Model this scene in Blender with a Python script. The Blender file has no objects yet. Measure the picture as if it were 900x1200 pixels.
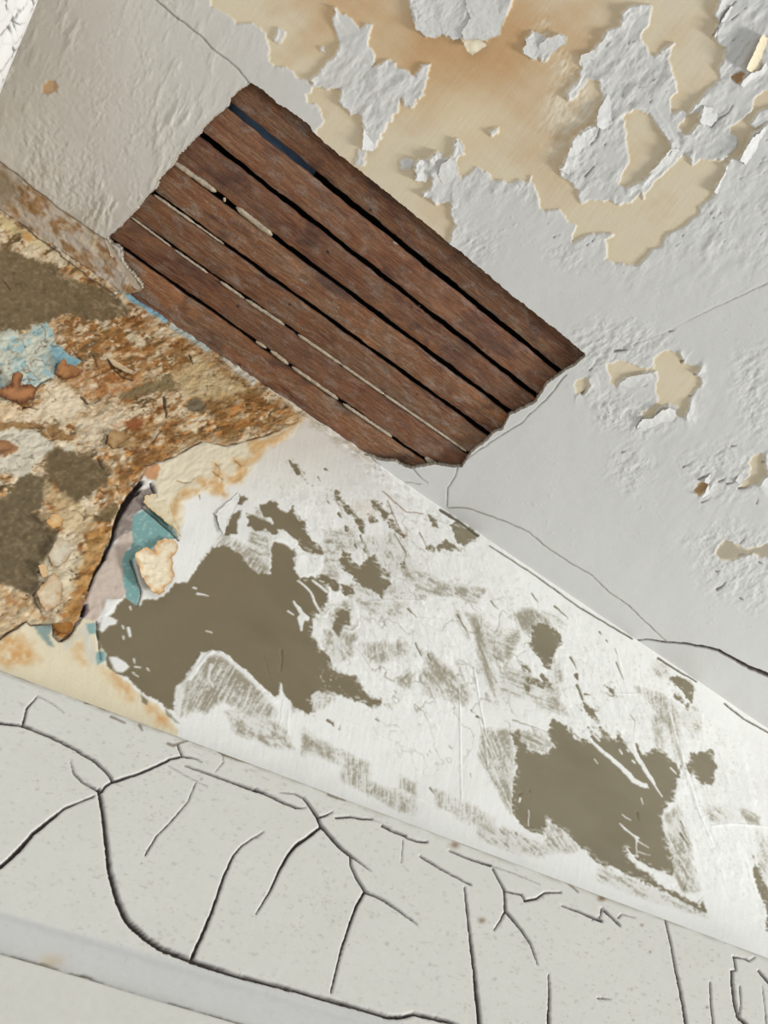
import bpy, math, random
import numpy as np
from mathutils import Matrix, Vector
random.seed(7)
scene = bpy.context.scene
# ------------------------------------------------------------------ camera geometry (900x1200 frame)
F = 867.0
D1 = np.array([0.8030623, 0.52680887, 0.278502])
D2 = np.array([-0.59467267, 0.67858046, 0.43115308])
NU = np.array([0.03814925, -0.51186031, 0.85822122])
CZ = 1.5            # camera height
H = 1.26            # camera to ceiling
WY = 0.5552         # camera to wall
LX = -0.4914        # left wall
R = np.array([D1, D2, NU])          # cam (x right, y down, z fwd) -> world
cam_d = bpy.data.cameras.new('camera'); cam = bpy.data.objects.new('camera', cam_d)
scene.collection.objects.link(cam); scene.camera = cam
M = Matrix.Identity(4)
for i in range(3):
    M[i][0] = R[i][0]; M[i][1] = -R[i][1]; M[i][2] = -R[i][2]
M[0][3] = 0; M[1][3] = 0; M[2][3] = CZ
cam.matrix_world = M
cam_d.sensor_fit = 'VERTICAL'; cam_d.sensor_height = 36.0; cam_d.lens = 36.0 * F / 1200.0
cam_d.clip_start = 0.02
# ------------------------------------------------------------------ world, lights, exposure
w = bpy.data.worlds.new('world'); scene.world = w; w.use_nodes = True
bg = w.node_tree.nodes['Background']; bg.inputs[0].default_value = (0.97, 0.985, 1.0, 1); bg.inputs[1].default_value = 0.47
def area(name, loc, target, size, size_y, power, col):
    l = bpy.data.lights.new(name, 'AREA'); l.shape = 'RECTANGLE'; l.size = size; l.size_y = size_y; l.energy = power; l.color = col
    o = bpy.data.objects.new(name, l); scene.collection.objects.link(o); o.location = loc
    o.rotation_euler = (Vector(target) - Vector(loc)).to_track_quat('-Z', 'Y').to_euler()
    return o
area('window_light', (6.6, -2.1, 0.75), (0.3, 0.2, 2.6), 1.1, 1.4, 440, (1.0, 0.985, 0.96))
vs = scene.view_settings
vs.view_transform = 'Standard'; vs.look = 'None'; vs.exposure = 0.11; vs.gamma = 1.0; vs.use_curve_mapping = False

# ------------------------------------------------------------------ 2D field helpers (numpy)
OX, OY, CW, CH = -90, -60, 1080, 1320
def canvas(y0, y1):
    """set the rows of the working canvas"""
    global OY, CH, PX, PY, WN1, WN2, WN3
    OY, CH = y0, y1 - y0
    PX, PY = np.meshgrid(np.arange(CW, dtype=np.float32) + OX, np.arange(CH, dtype=np.float32) + OY)
    WN1 = fbm(7, seed=3, octv=3); WN2 = fbm(26, seed=4, octv=3); WN3 = fbm(2.6, seed=5, octv=2)
def vnoise(x, y, seed):
    t = np.random.RandomState(seed).rand(256, 256).astype(np.float32)
    xi = np.floor(x).astype(np.int32); yi = np.floor(y).astype(np.int32)
    fx = x - xi; fy = y - yi; fx = fx * fx * (3 - 2 * fx); fy = fy * fy * (3 - 2 * fy)
    t = t.ravel(); x0 = xi & 255; x1 = (xi + 1) & 255; y0 = (yi & 255) << 8; y1 = ((yi + 1) & 255) << 8
    a = t.take(y0 + x0); b = t.take(y0 + x1); c = t.take(y1 + x0); d = t.take(y1 + x1)
    return (a + (b - a) * fx) * (1 - fy) + (c + (d - c) * fx) * fy
def fbm(sx, sy=None, ang=0.0, octv=4, seed=1, x=None, y=None):
    """roughly -1..1; sx = feature size along direction ang (deg), sy across"""
    sy = sy or sx; x = PX if x is None else x; y = PY if y is None else y
    c, s = math.cos(math.radians(ang)), math.sin(math.radians(ang))
    u = (x * c + y * s) / sx + 37.1; v = (-x * s + y * c) / sy + 91.7
    r = 0; a = 1.0; n = 0
    for o in range(octv):
        r = r + a * vnoise(u, v, seed * 13 + o); n += a; a *= 0.55; u = u * 2.03 + 5.3; v = v * 2.03 + 1.7
    return (r / n - 0.5) * 2.6
def T(ox, oy, s, pts): return [(ox + x * s, oy + y * s) for x, y in pts]
CAP = 24.0
def psdf(pts, cap=CAP):
    """signed distance (inside > 0), capped, on the whole canvas"""
    P = np.array(pts, np.float32) - [OX, OY]
    out = np.full((CH, CW), -cap, np.float32)
    wx0 = int(max(0, P[:, 0].min() - cap)); wx1 = int(min(CW, P[:, 0].max() + cap + 2)); wy0 = int(max(0, P[:, 1].min() - cap)); wy1 = int(min(CH, P[:, 1].max() + cap + 2))
    if wx1 <= wx0 or wy1 <= wy0: return out
    P = P - [wx0, wy0]; w_, h_ = wx1 - wx0, wy1 - wy0
    ins = np.zeros((h_, w_), bool); dist = np.full((h_, w_), cap * cap, np.float32)
    n = len(P)
    for i in range(n):
        (x0, y0), (x1, y1) = P[i], P[(i + 1) % n]
        lo, hi = (y0, y1) if y0 < y1 else (y1, y0)
        r0 = max(0, int(math.ceil(lo))); r1 = min(h_ - 1, int(math.ceil(hi)) - 1)
        if r1 >= r0:
            rows = np.arange(r0, r1 + 1)
            xi = x0 + (rows - y0) / (y1 - y0) * (x1 - x0)
            ins[r0:r1 + 1] ^= (np.arange(w_)[None, :] < xi[:, None])
        a0 = int(max(0, min(x0, x1) - cap)); a1 = int(min(w_, max(x0, x1) + cap + 1))
        b0 = int(max(0, min(y0, y1) - cap)); b1 = int(min(h_, max(y0, y1) + cap + 1))
        if a1 <= a0 or b1 <= b0: continue
        gx = np.arange(a0, a1, dtype=np.float32)[None, :] - np.float32(x0); gy = np.arange(b0, b1, dtype=np.float32)[:, None] - np.float32(y0)
        dx, dy = np.float32(x1 - x0), np.float32(y1 - y0); L = dx * dx + dy * dy + np.float32(1e-9)
        t = np.clip((gx * dx + gy * dy) / L, 0, 1)
        d = (gx - t * dx) ** 2 + (gy - t * dy) ** 2
        np.minimum(dist[b0:b1, a0:a1], d, out=dist[b0:b1, a0:a1])
    d = np.sqrt(dist)
    out[wy0:wy1, wx0:wx1] = np.where(ins, d, -d)
    return out
def window(m):
    r = np.nonzero(m.any(1))[0]; c = np.nonzero(m.any(0))[0]
    if not len(r): return None
    return slice(r[0], r[-1] + 1), slice(c[0], c[-1] + 1)
def pm(p, r=(2.2, 1.5, .6), soft=1.0, a=1.0, cap=14.):
    """soft-edged polygon mask with a ragged outline, computed only near the polygon"""
    sd = psdf(p, cap); out = np.zeros((CH, CW), np.float32); w_ = window(sd > -cap)
    if w_ is None: return out
    out[w_] = ss(sd[w_] + WN1[w_] * r[0] + WN2[w_] * r[1] + WN3[w_] * r[2], soft) * a
    return out
def ss(a, soft=1.0): return np.clip(a / soft * 0.5 + 0.5, 0, 1)
def rough(sd, a1=2.2, a2=1.5, a3=0.6): return sd + WN1 * a1 + WN2 * a2 + WN3 * a3
def stroke(F_, pts, w0, w1=None, jit=0.0, seed=0, mode='max'):
    """profile 1 at the line centre falling to 0 at half width; widths w0..w1 in px; written with max into F_"""
    rs = random.Random(seed + int(pts[0][0] * 7)); w1 = w0 if w1 is None else w1
    P = [pts[0]]
    for i in range(len(pts) - 1):
        (x0, y0), (x1, y1) = pts[i], pts[i + 1]; L = math.hypot(x1 - x0, y1 - y0); k = max(1, int(L / 5)) if jit else 1
        for j in range(1, k + 1):
            t = j / k; P.append((x0 + (x1 - x0) * t + (rs.uniform(-jit, jit) if j < k else 0), y0 + (y1 - y0) * t + (rs.uniform(-jit, jit) if j < k else 0)))
    n = len(P) - 1
    for i in range(n):
        wa = w0 + (w1 - w0) * i / n; wb = w0 + (w1 - w0) * (i + 1) / n
        if jit: wa *= rs.uniform(.75, 1.25)
        (x0, y0), (x1, y1) = P[i], P[i + 1]; x0 -= OX; x1 -= OX; y0 -= OY; y1 -= OY
        m = max(wa, wb) + 2
        a0 = int(max(0, min(x0, x1) - m)); a1 = int(min(CW, max(x0, x1) + m + 1)); b0 = int(max(0, min(y0, y1) - m)); b1 = int(min(CH, max(y0, y1) + m + 1))
        if a1 <= a0 or b1 <= b0: continue
        gx = np.arange(a0, a1, dtype=np.float32)[None, :] - x0; gy = np.arange(b0, b1, dtype=np.float32)[:, None] - y0
        dx, dy = x1 - x0, y1 - y0
        t = np.clip((gx * dx + gy * dy) / (dx * dx + dy * dy + 1e-9), 0, 1)
        d = np.sqrt((gx - t * dx) ** 2 + (gy - t * dy) ** 2); wd = (wa + (wb - wa) * t) * .5
        v = np.clip(wd + .5 - d, 0, 1) * np.clip(wd * 2, 0, 1)
        np.maximum(F_[b0:b1, a0:a1], v, out=F_[b0:b1, a0:a1])
def zero(): return np.zeros((CH, CW), np.float32)
def rgb(c): return np.array(c, np.float32)
def paint(img, col, m):
    c = rgb(col) if not isinstance(col, np.ndarray) else col
    w_ = window(m > 0)
    if w_ is None: return
    m = m[w_][..., None]
    img[w_] += ((c[w_] if c.ndim == 3 else c) - img[w_]) * m
def s2l(c):
    c = np.clip(c, 0, 255) / 255.0
    return np.where(c <= 0.04045, c / 12.92, ((c + 0.055) / 1.055) ** 2.4)

# ================================================================== CEILING FIELDS
S2, S6, S9 = 200 / 900., 1 / 6., 160 / 900.
wallline = lambda x: 240 + .686 * x
HOLE = [(293, 97), (282, 104), (269, 115), (267, 124), (257, 131), (248, 139), (240, 147), (233, 157), (220, 170), (208, 183), (202, 195), (197, 198), (187, 208), (183, 220),
        (173, 228), (160, 245), (153, 252), (140, 266), (125, 278), (129, 285), (137, 288), (141, 291), (142, 298), (142, 305), (150, 316), (156, 322), (165, 333), (166, 338), (162, 342), (153, 343), (148, 346),
        (200, 400), (370, 520), (418, 530), (436, 536), (449, 540), (464, 541), (476, 548), (484, 549), (497, 546), (509, 544), (525, 547), (541, 547),
        (553, 530), (567, 519), (580, 507), (590, 502), (597, 487), (612, 480), (627, 472), (638, 455), (643, 449), (655, 440), (663, 434), (676, 427), (687, 416), (678, 408), (655, 388), (629, 369), (613, 355),
        (600, 346), (591, 338), (564, 315), (544, 298), (524, 283), (504, 266), (473, 241), (449, 222), (420, 198), (400, 183), (384, 170), (369, 156), (360, 144), (338, 128), (324, 120), (309, 106), (300, 100)]
CREAM = T(240, 0, S2, [(35, -300), (35, 40), (80, 50), (130, 85), (170, 125), (215, 130), (250, 115), (300, 150), (325, 190), (335, 240), (345, 290), (340, 320), (370, 355), (420, 350), (460, 375), (490, 405), (540, 430),
    (575, 455), (535, 500), (545, 540), (585, 545), (610, 570), (625, 640), (590, 690), (600, 800), (700, 900)]) + [(470, 290), (500, 310)] + \
    T(420, 140, S2, [(470, 660), (470, 640), (510, 560), (490, 520), (480, 440), (475, 350), (490, 320), (545, 320), (580, 290), (620, 255), (680, 275), (705, 320), (760, 325), (830, 330), (860, 370), (890, 330)]) + \
    T(600, 120, S6, [(0, 550), (50, 575), (65, 610), (130, 530), (160, 600), (180, 700), (205, 750), (240, 765), (330, 750), (370, 800), (400, 850)]) + \
    T(600, 220, S2, [(340, 200), (315, 285), (370, 265), (420, 240), (480, 245), (540, 250), (490, 270), (500, 320), (495, 370), (540, 395), (600, 405), (665, 405), (690, 370), (750, 315), (790, 310), (805, 260), (850, 225)]) + \
    T(750, 120, S6, [(300, 885), (350, 830), (410, 780), (420, 735), (500, 670), (515, 640), (530, 590), (600, 480), (595, 440), (615, 410), (640, 390), (685, 405), (775, 240), (820, 190), (900, 130), (1400, -100), (1400, -1200), (0, -1200)])
ISL = []   # (points, curl mm)
ISL.append((T(240, 0, S2, [(690, 40), (725, 75), (760, 85), (790, 125), (820, 155), (850, 120), (885, 130), (870, 180), (865, 250), (900, 285), (890, 350), (930, 330), (960, 310), (1010, 330), (1000, 350), (1070, 370), (1110, 400), (1140, 350), (1195, 325), (1190, 370),
    (1160, 460), (1155, 500), (1115, 530), (1090, 570), (1050, 550), (1035, 520), (1015, 590), (980, 640), (960, 640), (950, 700), (920, 730), (900, 795), (830, 795), (840, 690), (825, 620), (820, 600), (770, 605), (740, 580), (715, 530), (720, 470),
    (680, 460), (640, 470), (575, 455), (560, 430), (600, 385), (640, 330), (690, 290), (705, 240), (700, 180), (670, 140), (670, 100)]), 3.5))
ISL.append((T(240, 0, S2, [(370, 200), (385, 145), (430, 165), (395, 235), (360, 220)]), 1.5))
ISL.append((T(240, 0, S2, [(605, 245), (630, 250), (630, 275), (610, 270)]), 1))
ISL.append((T(240, 0, S2, [(790, 870), (810, 790), (850, 800), (845, 880)]), .5))
ISL.append((T(420, 0, S2, [(215, 850), (250, 830), (290, 850), (270, 895), (225, 890)]), .5))
ISL.append((T(420, 0, S2, [(680, 700), (700, 680), (735, 675), (735, 705), (700, 725)]), 2))
ISL.append((T(420, 0, S2, [(255, -250), (270, 40), (290, 110), (300, 150), (360, 195), (410, 200), (440, 180), (480, 200), (500, 215), (530, 205), (550, 230), (560, 210), (600, 200), (640, 200), (670, 215), (740, 185), (770, 100), (800, 30), (900, -250)]), 8))
ISL.append((T(420, 140, S2, [(300, 320), (300, 240), (320, 210), (370, 215), (410, 170), (440, 180), (450, 210), (495, 190), (500, 130), (520, 105), (550, 130), (550, 180), (515, 215), (520, 290), (560, 330), (500, 345), (500, 440), (410, 450), (380, 420), (340, 410), (335, 380), (380, 370), (390, 310), (375, 290), (350, 325)]), 6))
ISL.append((T(600, 0, S6, [(75, 350), (100, 310), (95, 280), (140, 210), (190, 235), (240, 275), (330, 240), (380, 260), (375, 310), (330, 330), (280, 380), (240, 440), (200, 430), (190, 395), (150, 415), (120, 400), (80, 380)]), 5))
ISL.append((T(600, 0, S6, [(800, 50), (760, 130), (745, 180), (700, 200), (660, 220), (620, 290), (580, 350), (540, 370), (480, 390), (475, 430), (470, 520), (440, 590), (380, 650), (400, 710), (450, 670), (500, 610), (530, 560), (600, 555), (620, 620), (640, 690), (600, 800)]) +
    T(600, 120, S6, [(590, 160), (540, 165), (480, 200), (430, 260), (420, 300), (380, 390), (330, 470), (340, 520), (400, 560), (440, 590), (480, 620), (460, 660), (490, 710), (560, 690), (640, 690), (680, 690), (720, 730), (780, 700), (840, 710), (900, 640)]) +
    T(750, 120, S6, [(20, 685), (60, 600), (160, 500), (220, 450), (300, 370), (330, 380), (370, 435), (420, 400), (500, 405), (560, 410), (610, 380), (670, 310), (680, 250), (650, 220), (630, 170), (700, 130), (760, 80)]) +
    T(750, 0, S6, [(790, 720), (800, 690), (850, 650), (900, 640), (1400, 600), (1400, -400), (560, -400), (540, 50), (510, 100), (540, 160), (515, 240), (550, 300), (600, 340), (590, 400), (540, 490), (550, 560), (520, 600), (480, 620), (430, 680), (400, 720), (330, 800), (290, 770), (220, 800), (210, 760),
    (200, 690), (250, 650), (255, 590), (215, 490), (200, 400), (230, 310), (180, 330), (140, 380), (100, 400), (50, 350), (0, 270), (0, 240), (65, 180), (85, 80), (70, 40), (0, 30)]), 5))
ISL.append((T(750, 120, S6, [(770, 150), (810, 95), (870, 50), (1300, -100), (1300, 0), (870, 140), (820, 185)]), 3))
HOLES2 = [T(750, 120, S6, [(270, 160), (300, 120), (340, 90), (420, 60), (410, 130), (350, 215), (290, 230)]),
    T(600, 0, 1 / 3., [(390, 410), (430, 385), (470, 395), (510, 440), (550, 500), (550, 530), (500, 590), (450, 640), (400, 665), (370, 655), (375, 620), (410, 570), (405, 500)]),
    T(750, 0, S6, [(640, 540), (710, 500), (745, 515), (700, 600), (660, 570)]),
    T(660, 370, .2, [(540, 240), (580, 210), (620, 200), (670, 215), (685, 260), (700, 280), (735, 290), (790, 300), (770, 340), (805, 370), (800, 410), (740, 460), (735, 510), (710, 590), (660, 585), (660, 530), (620, 515), (560, 540), (520, 590), (480, 590), (460, 570), (530, 520), (560, 480), (540, 440), (550, 380), (540, 330),
        (490, 325), (430, 345), (370, 355), (330, 385), (310, 410), (280, 390), (260, 320), (265, 290), (310, 265), (370, 270), (410, 290), (470, 310), (530, 310)]),
    T(660, 370, .2, [(60, 400), (75, 385), (140, 370), (145, 410), (115, 460), (70, 465)]),
    T(750, 500, S6, [(690, 430), (720, 390), (760, 350), (770, 270), (790, 210), (850, 180), (875, 190), (870, 230), (890, 300), (880, 340), (820, 400), (770, 415), (700, 435)]),
    T(750, 500, S6, [(385, 430), (400, 400), (450, 380), (480, 400), (455, 450), (410, 480), (385, 470)]),
    T(0, 0, S6, [(300, 600), (340, 560), (390, 570), (415, 610), (400, 650), (340, 670), (295, 660)])]
BRP = T(750, 600, S6, [(540, 250), (600, 190), (650, 210), (690, 240), (760, 260), (850, 240), (900, 200), (1300, 100), (1300, 330), (900, 325), (850, 320), (800, 290), (760, 290), (700, 310), (650, 340), (560, 330), (530, 290)])

def ceiling_fields():
    canvas(-90, 940)
    G = -psdf(CREAM)
    A = np.full((CH, CW), 1.6, np.float32)
    for p, c in ISL:
        s = psdf(p); G = np.maximum(G, s); A = np.where(s > -6, c, A)
    for p in HOLES2: G = np.minimum(G, -psdf(p))
    brp = psdf(BRP); G = np.minimum(G, -brp)
    A[450:, 650:] = 5.0
    Gr = rough(G, 2.4, 1.0, .7)
    g = ss(Gr, 1.0)
    gy, gx = np.gradient(G)
    out = np.clip(gx * .95 + gy * .3, 0, 1)        # paint edge facing image left / up
    hgt = g * 1.5
    curl = np.exp(-np.clip(Gr, 0, 40) / 7.0) * (0.12 + 0.88 * out) * np.clip(.55 + fbm(30, seed=21) * .8, 0.05, 1.3)
    hgt += g * curl * A * 1.9
    # broad lifting of the paint around the peeled area
    zone = psdf([(330, -80), (980, -80), (980, 300), (760, 330), (640, 260), (420, 200)], 60.)
    zn = ss(zone, 40)
    terr = fbm(18, 8, -50, 4, seed=31)
    tq = np.floor(terr * 4.0 + .5) / 4.0; fr = terr * 4 + .5 - np.floor(terr * 4 + .5)
    step = tq + np.clip((fr - .93) / .07, 0, 1) * .25
    scaly = zn * np.clip(fbm(60, seed=32) * 1.4 + .75, 0, 1)
    low = ss(psdf([(660, 380), (760, 400), (960, 480), (960, 740), (830, 700), (760, 600), (690, 560)], 40.), 30)
    hgt += g * (scaly * 1.0 + low * .15) * step * 1.9
    hgt += g * zn * np.clip(fbm(40, 22, -45, 3, seed=33), 0, 1) * 2.6
    spots = zero()
    for q in [[(665, 395), (700, 375), (760, 385), (775, 420), (740, 430), (690, 440)], [(735, 395), (765, 385), (790, 400), (770, 420)], [(690, 455), (760, 465), (790, 500), (750, 515), (700, 500)], [(715, 530), (745, 515), (765, 545), (740, 575), (715, 560)], [(790, 540), (850, 515), (890, 530), (880, 580), (830, 590)], [(800, 630), (850, 610), (900, 620), (930, 690), (880, 715), (830, 690)], [(860, 420), (900, 400), (900, 520), (870, 500)], [(530, 255), (590, 290), (560, 310), (530, 280)], [(640, 300), (670, 280), (680, 310)]]:
        spots = np.maximum(spots, pm(q, (5, 3, 1), 14, cap=26))
    sp_ = fbm(10, 5, -35, 4, seed=34); hgt += g * spots * (np.floor(sp_ * 4) / 4 * 1.7 + np.clip(fbm(5, 3, -35, 3, seed=36), 0, 1) * .9)
    # plaster tool marks and fine texture in the exposed base
    hgt += (1 - g) * fbm(3, 40, 38, 3, seed=35) * .12
    tex = ss(psdf(T(600, 0, S6, [(240, 70), (330, 340), (430, 420), (480, 560), (640, 700), (580, 820), (420, 980), (300, 1200), (230, 1150), (240, 700), (330, 500), (150, 200)])), 10)
    hgt += tex * fbm(9, 3.5, -50, 4, seed=36) * 1.0 * (1 - g)
    # left half: blistered, brushed plaster skin
    lf = np.clip((330 - PX) / 140, 0, 1)
    rid = fbm(26, 8, 112, 4, seed=41)
    hgt += lf * g * (np.clip(rid, 0, 1) ** 1.2 * np.clip(fbm(70, seed=42) + .5, 0, 1.2) * 4.0 + fbm(5, 3.5, 112, octv=4, seed=43) * .85 * np.clip(fbm(38, 24, 112, 3, seed=38) * 1.3 + .35, .12, 1.2))
    grain = np.clip((190 - PX) / 120, 0, 1) * np.clip((PY - 60) / 140, 0, 1)
    hgt += grain * (fbm(5.5, 3.6, 60, 3, seed=44) * 1.3 * np.clip(fbm(30, seed=37) + .6, .2, 1.2) + fbm(16, 10, 70, 3, seed=39) * .8)
    hgt += g * fbm(90, seed=45) * 1.2 + g * (1 - lf) * fbm(6, seed=46, octv=3) * .07
    # small chips
    chips = np.clip(fbm(5, 3, -40, 3, seed=47) - .55, 0, 1) * np.clip(fbm(55, seed=48) - .1, 0, 1) * (PX > 420)
    hgt += chips * 5.0 * g
    # crumbly patch
    crumb = ss(psdf(T(660, 370, .2, [(200, 520), (250, 480), (330, 540), (420, 560), (420, 620), (300, 640), (200, 600)])), 8)
    hgt += crumb * np.clip(fbm(4, seed=49, octv=2), 0, 1) * 2.2
    # ---- colour
    im = np.zeros((CH, CW, 3), np.float32) + rgb((203, 203, 200))
    left = np.clip((430 - PX) / 380, 0, 1)
    paint(im, (196, 190, 178), left * .9)
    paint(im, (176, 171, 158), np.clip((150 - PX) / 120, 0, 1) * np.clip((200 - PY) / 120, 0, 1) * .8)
    paint(im, (172, 152, 124), np.clip(fbm(50, seed=51) * .9, 0, 1) * np.clip((170 - PX) / 140, 0, 1) * np.clip((PY - 60) / 100, 0, 1) * .6)
    base = np.zeros_like(im) + rgb((211, 200, 176))
    dx = PX - 520; dy = PY - 20
    tan = np.exp(-((PX - 560) / 130) ** 2 - ((PY - 60) / 75) ** 2) * 1.25 + np.exp(-((PX - 400) / 60) ** 2 - ((PY + 10) / 50) ** 2) * .7 + np.exp(-((PX - 650) / 40) ** 2 - ((PY - 200) / 60) ** 2) * .35
    tan = np.clip(tan + fbm(70, 30, -35, 3, seed=52) * .28 + fbm(8, 40, -50, 3, seed=54) * .10 - .05, 0, 1)
    paint(base, (190, 154, 112), tan)
    lightp = np.exp(-((PX - 545) / 45) ** 2 - ((PY - 140) / 45) ** 2)
    paint(base, (216, 202, 172), np.clip(lightp * .8, 0, 1))
    edge = np.exp(-np.clip(-Gr, 0, 50) / 10.0)
    paint(base, (214, 192, 150), edge * .3)
    paint(base, (222, 216, 200), tex * np.clip(fbm(8, seed=53) + .5, 0, 1) * .55)
    paint(base, (176, 136, 96), ss(psdf(HOLES2[7]) + 2, 3) * .7)
    brown = ss(psdf(HOLES2[6]) + 2, 3); paint(base, (170, 138, 98), brown)
    paint(base, (168, 134, 98), ss(psdf(HOLES2[2]) + 2, 3))
    mott = np.clip(fbm(3, seed=75) + .4, 0, 1)
    brm = ss(rough(brp, 1.5, 1, .5), 1.2); paint(base, (168, 160, 140), brm)
    rim = np.exp(-np.abs(rough(brp, 1.5, 1, .5)) / 1.6) * np.clip(.4 + fbm(9, seed=55), 0, 1); paint(base, (226, 205, 182), rim * .9)
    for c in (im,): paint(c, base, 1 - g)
    paint(im, (229, 229, 226), np.exp(-np.clip(Gr, 0, 9) / 1.3) * g * .35 * (PX > 330))
    paint(im, (226, 220, 198), ss(rough(psdf(T(420, 0, S2, [(545, 212), (605, 198), (640, 203), (675, 240), (600, 288), (575, 270)])), .8, .3, .3), 1))
    # stained strip beside the wall at left
    strip = ss(rough(psdf([(-80, 140), (0, 190), (13, 200), (27, 210), (40, 222), (53, 230), (64, 241), (78, 250), (89, 258), (100, 266), (111, 273), (124, 280), (134, 291), (143, 306), (156, 321), (172, 340), (190, 380), (100, 340), (0, 260), (-80, 220)]), .7, .2, .3), 1)
    pal = np.zeros_like(im) + rgb((186, 175, 162))
    paint(pal, (150, 116, 78), np.clip(fbm(16, 8, 40, 4, seed=61) * 1.6 + .25, 0, 1))
    paint(pal, (205, 190, 165), np.clip(fbm(9, 5, 40, 4, seed=62) * 1.8 - .2, 0, 1) * .8)
    paint(pal, (128, 112, 86), ss(psdf([(-50, 170), (10, 200), (28, 225), (12, 238), (-50, 220)]), 10) * .7)
    paint(im, pal, strip)
    hgt += strip * (fbm(10, 5, 40, 4, seed=63) * .9 - 1.0)
    # cracks: depth and dark inside
    cr = zero()
    stroke(cr, T(0, 0, 1 / 3., [(530, -60), (550, 0), (600, 45), (660, 90), (710, 130), (740, 165), (800, 210), (840, 245), (875, 292)]), 1.5, 1.3, .7)
    stroke(cr, T(0, 170, S2, [(-100, 20), (0, 90), (60, 135), (120, 180), (180, 235), (240, 270), (290, 320), (350, 360), (400, 395), (450, 430), (500, 465), (560, 500)]), 1.7, 1.2, .6)
    stroke(cr, T(420, 480, S2, [(470, 515), (540, 515), (600, 525), (680, 555), (780, 590), (900, 645)]) + T(550, 620, .3889, [(220, 45), (300, 100), (370, 140), (420, 190), (480, 230), (530, 280), (590, 335)]), 1.2, 1.0, .5)
    stroke(cr, T(420, 480, S2, [(525, 290), (510, 350), (470, 410), (465, 510)]), 1.0, 1.0, .5)
    stroke(cr, T(600, 300, 1 / 3., [(990, 50), (900, 92), (800, 140), (700, 185), (620, 225)]), .8, .6, .5)
    stroke(cr, T(600, 300, 1 / 3., [(620, 225), (530, 275), (400, 320), (260, 350)]), .45, .4, .6)
    stroke(cr, T(400, 280, 1 / 3., [(790, 478), (740, 540), (690, 590), (640, 640), (560, 690), (430, 780)]), 1.0, .8, .8)
    stroke(cr, T(420, 480, S2, [(70, 255), (150, 330), (230, 380), (330, 390)]), 1.0, .8, .7)
    stroke(cr, T(420, 480, S2, [(290, 312), (330, 360), (365, 385)]), 1.2, .8, .7)
    for (x0, y0, x1, y1, wd) in [(700, 660, 625, 595, 0)]: pass
    for s in [((620, 92), (660, 75), 2.2), ((300, 205), (390, 190), 3.0), ((690, 270), (715, 235), 2.5), ((765, 345), (800, 315), 2), ((740, 470), (770, 445), 1.6), ((430, 650), (465, 590), 3), ((470, 410), (498, 390), 1.6), ((340, 800), (375, 780), 2), ((700, 885), (755, 850), 1.6), ((150, 320), (185, 285), 2.2), ((110, 455), (140, 415), 3)]:
        stroke(cr, T(660, 370, .2, [s[0], ((s[0][0]*.6+s[1][0]*.4)+3, (s[0][1]*.6+s[1][1]*.4)+3), s[1]]), s[2] * .9, s[2] * .15, .5)
    for s in [((640, 135), (680, 120), 1.8), ((300, 280), (365, 240), 1.5), ((410, 370), (490, 325), 3), ((550, 385), (605, 350), 2.4), ((605, 400), (670, 375), 2.4), ((430, 530), (500, 490), 2.4), ((815, 540), (825, 485), 1.6), ((690, 432), (765, 415), 2), ((860, 250), (875, 200), 2)]:
        stroke(cr, T(750, 500, S6, [s[0], ((s[0][0]+s[1][0])*.5+5, (s[0][1]+s[1][1])*.5+6), s[1]]), s[2] * .9, s[2] * .2, .5)
    for s in [((540, 545), (605, 485), 2.6), ((530, 415), (560, 405), 2), ((700, 220), (745, 150), 2), ((700, 605), (725, 612), 2), ((830, 350), (860, 360), 2)]:
        stroke(cr, T(750, 600, S6, [s[0], ((s[0][0]+s[1][0])*.5+5, (s[0][1]+s[1][1])*.5+6), s[1]]), s[2] * .9, s[2] * .2, .5)
    stroke(cr, T(750, 120, S6, [(500, 170), (560, 110), (620, 70), (650, 20)]), 2.2, 1.0, .5)
    stroke(cr, T(600, 120, S6, [(515, 520), (575, 450)]), 2, 1); stroke(cr, T(600, 120, S6, [(550, 295), (600, 240), (610, 180)]), 2.2, 1.4, .3)
    stroke(cr, T(750, 0, S6, [(515, 245), (560, 150), (610, 70), (670, 10)]), 2.4, 1.0, .4); stroke(cr, T(750, 0, S6, [(640, 140), (690, 100)]), 1.2, .8)
    rs = random.Random(5)
    for k in range(150):      # short lifted slits in the flaking paint
        x = rs.uniform(640, 900); y = rs.uniform(10, 300)
        iy, ix = int(y - OY), int(x - OX)
        if G[iy, ix] < 5: continue
        L = rs.uniform(2.5, 8); a = math.radians(rs.gauss(-48, 14))
        stroke(cr, [(x, y), (x + L * math.cos(a), y + L * math.sin(a))], rs.uniform(.5, 1.3), .3)
    hgt -= cr * 2.2
    paint(im, (96, 88, 78), cr * .62)
    bk = zero(); stroke(bk, T(700, 700, S2, [(200, 225), (260, 220), (360, 235), (450, 240)]), .8, 1.4, .2)
    stroke(bk, T(700, 700, S2, [(450, 240), (540, 255), (640, 280), (720, 325), (800, 370), (900, 410), (1100, 480)]), 1.6, 5.2, .5)
    hgt -= bk * 6; paint(im, (40, 28, 20), bk * .95)
    # hairline pitting
    pit = np.clip((fbm(2.2, seed=71, octv=2) - .95) * 4, 0, 1) * np.clip(fbm(60, seed=72) + .3, 0, 1) * (PX > 500) * .35
    paint(im, (150, 148, 142), pit)
    return im, hgt, psdf(HOLE) + WN3 * .6 + WN1 * .7

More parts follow.
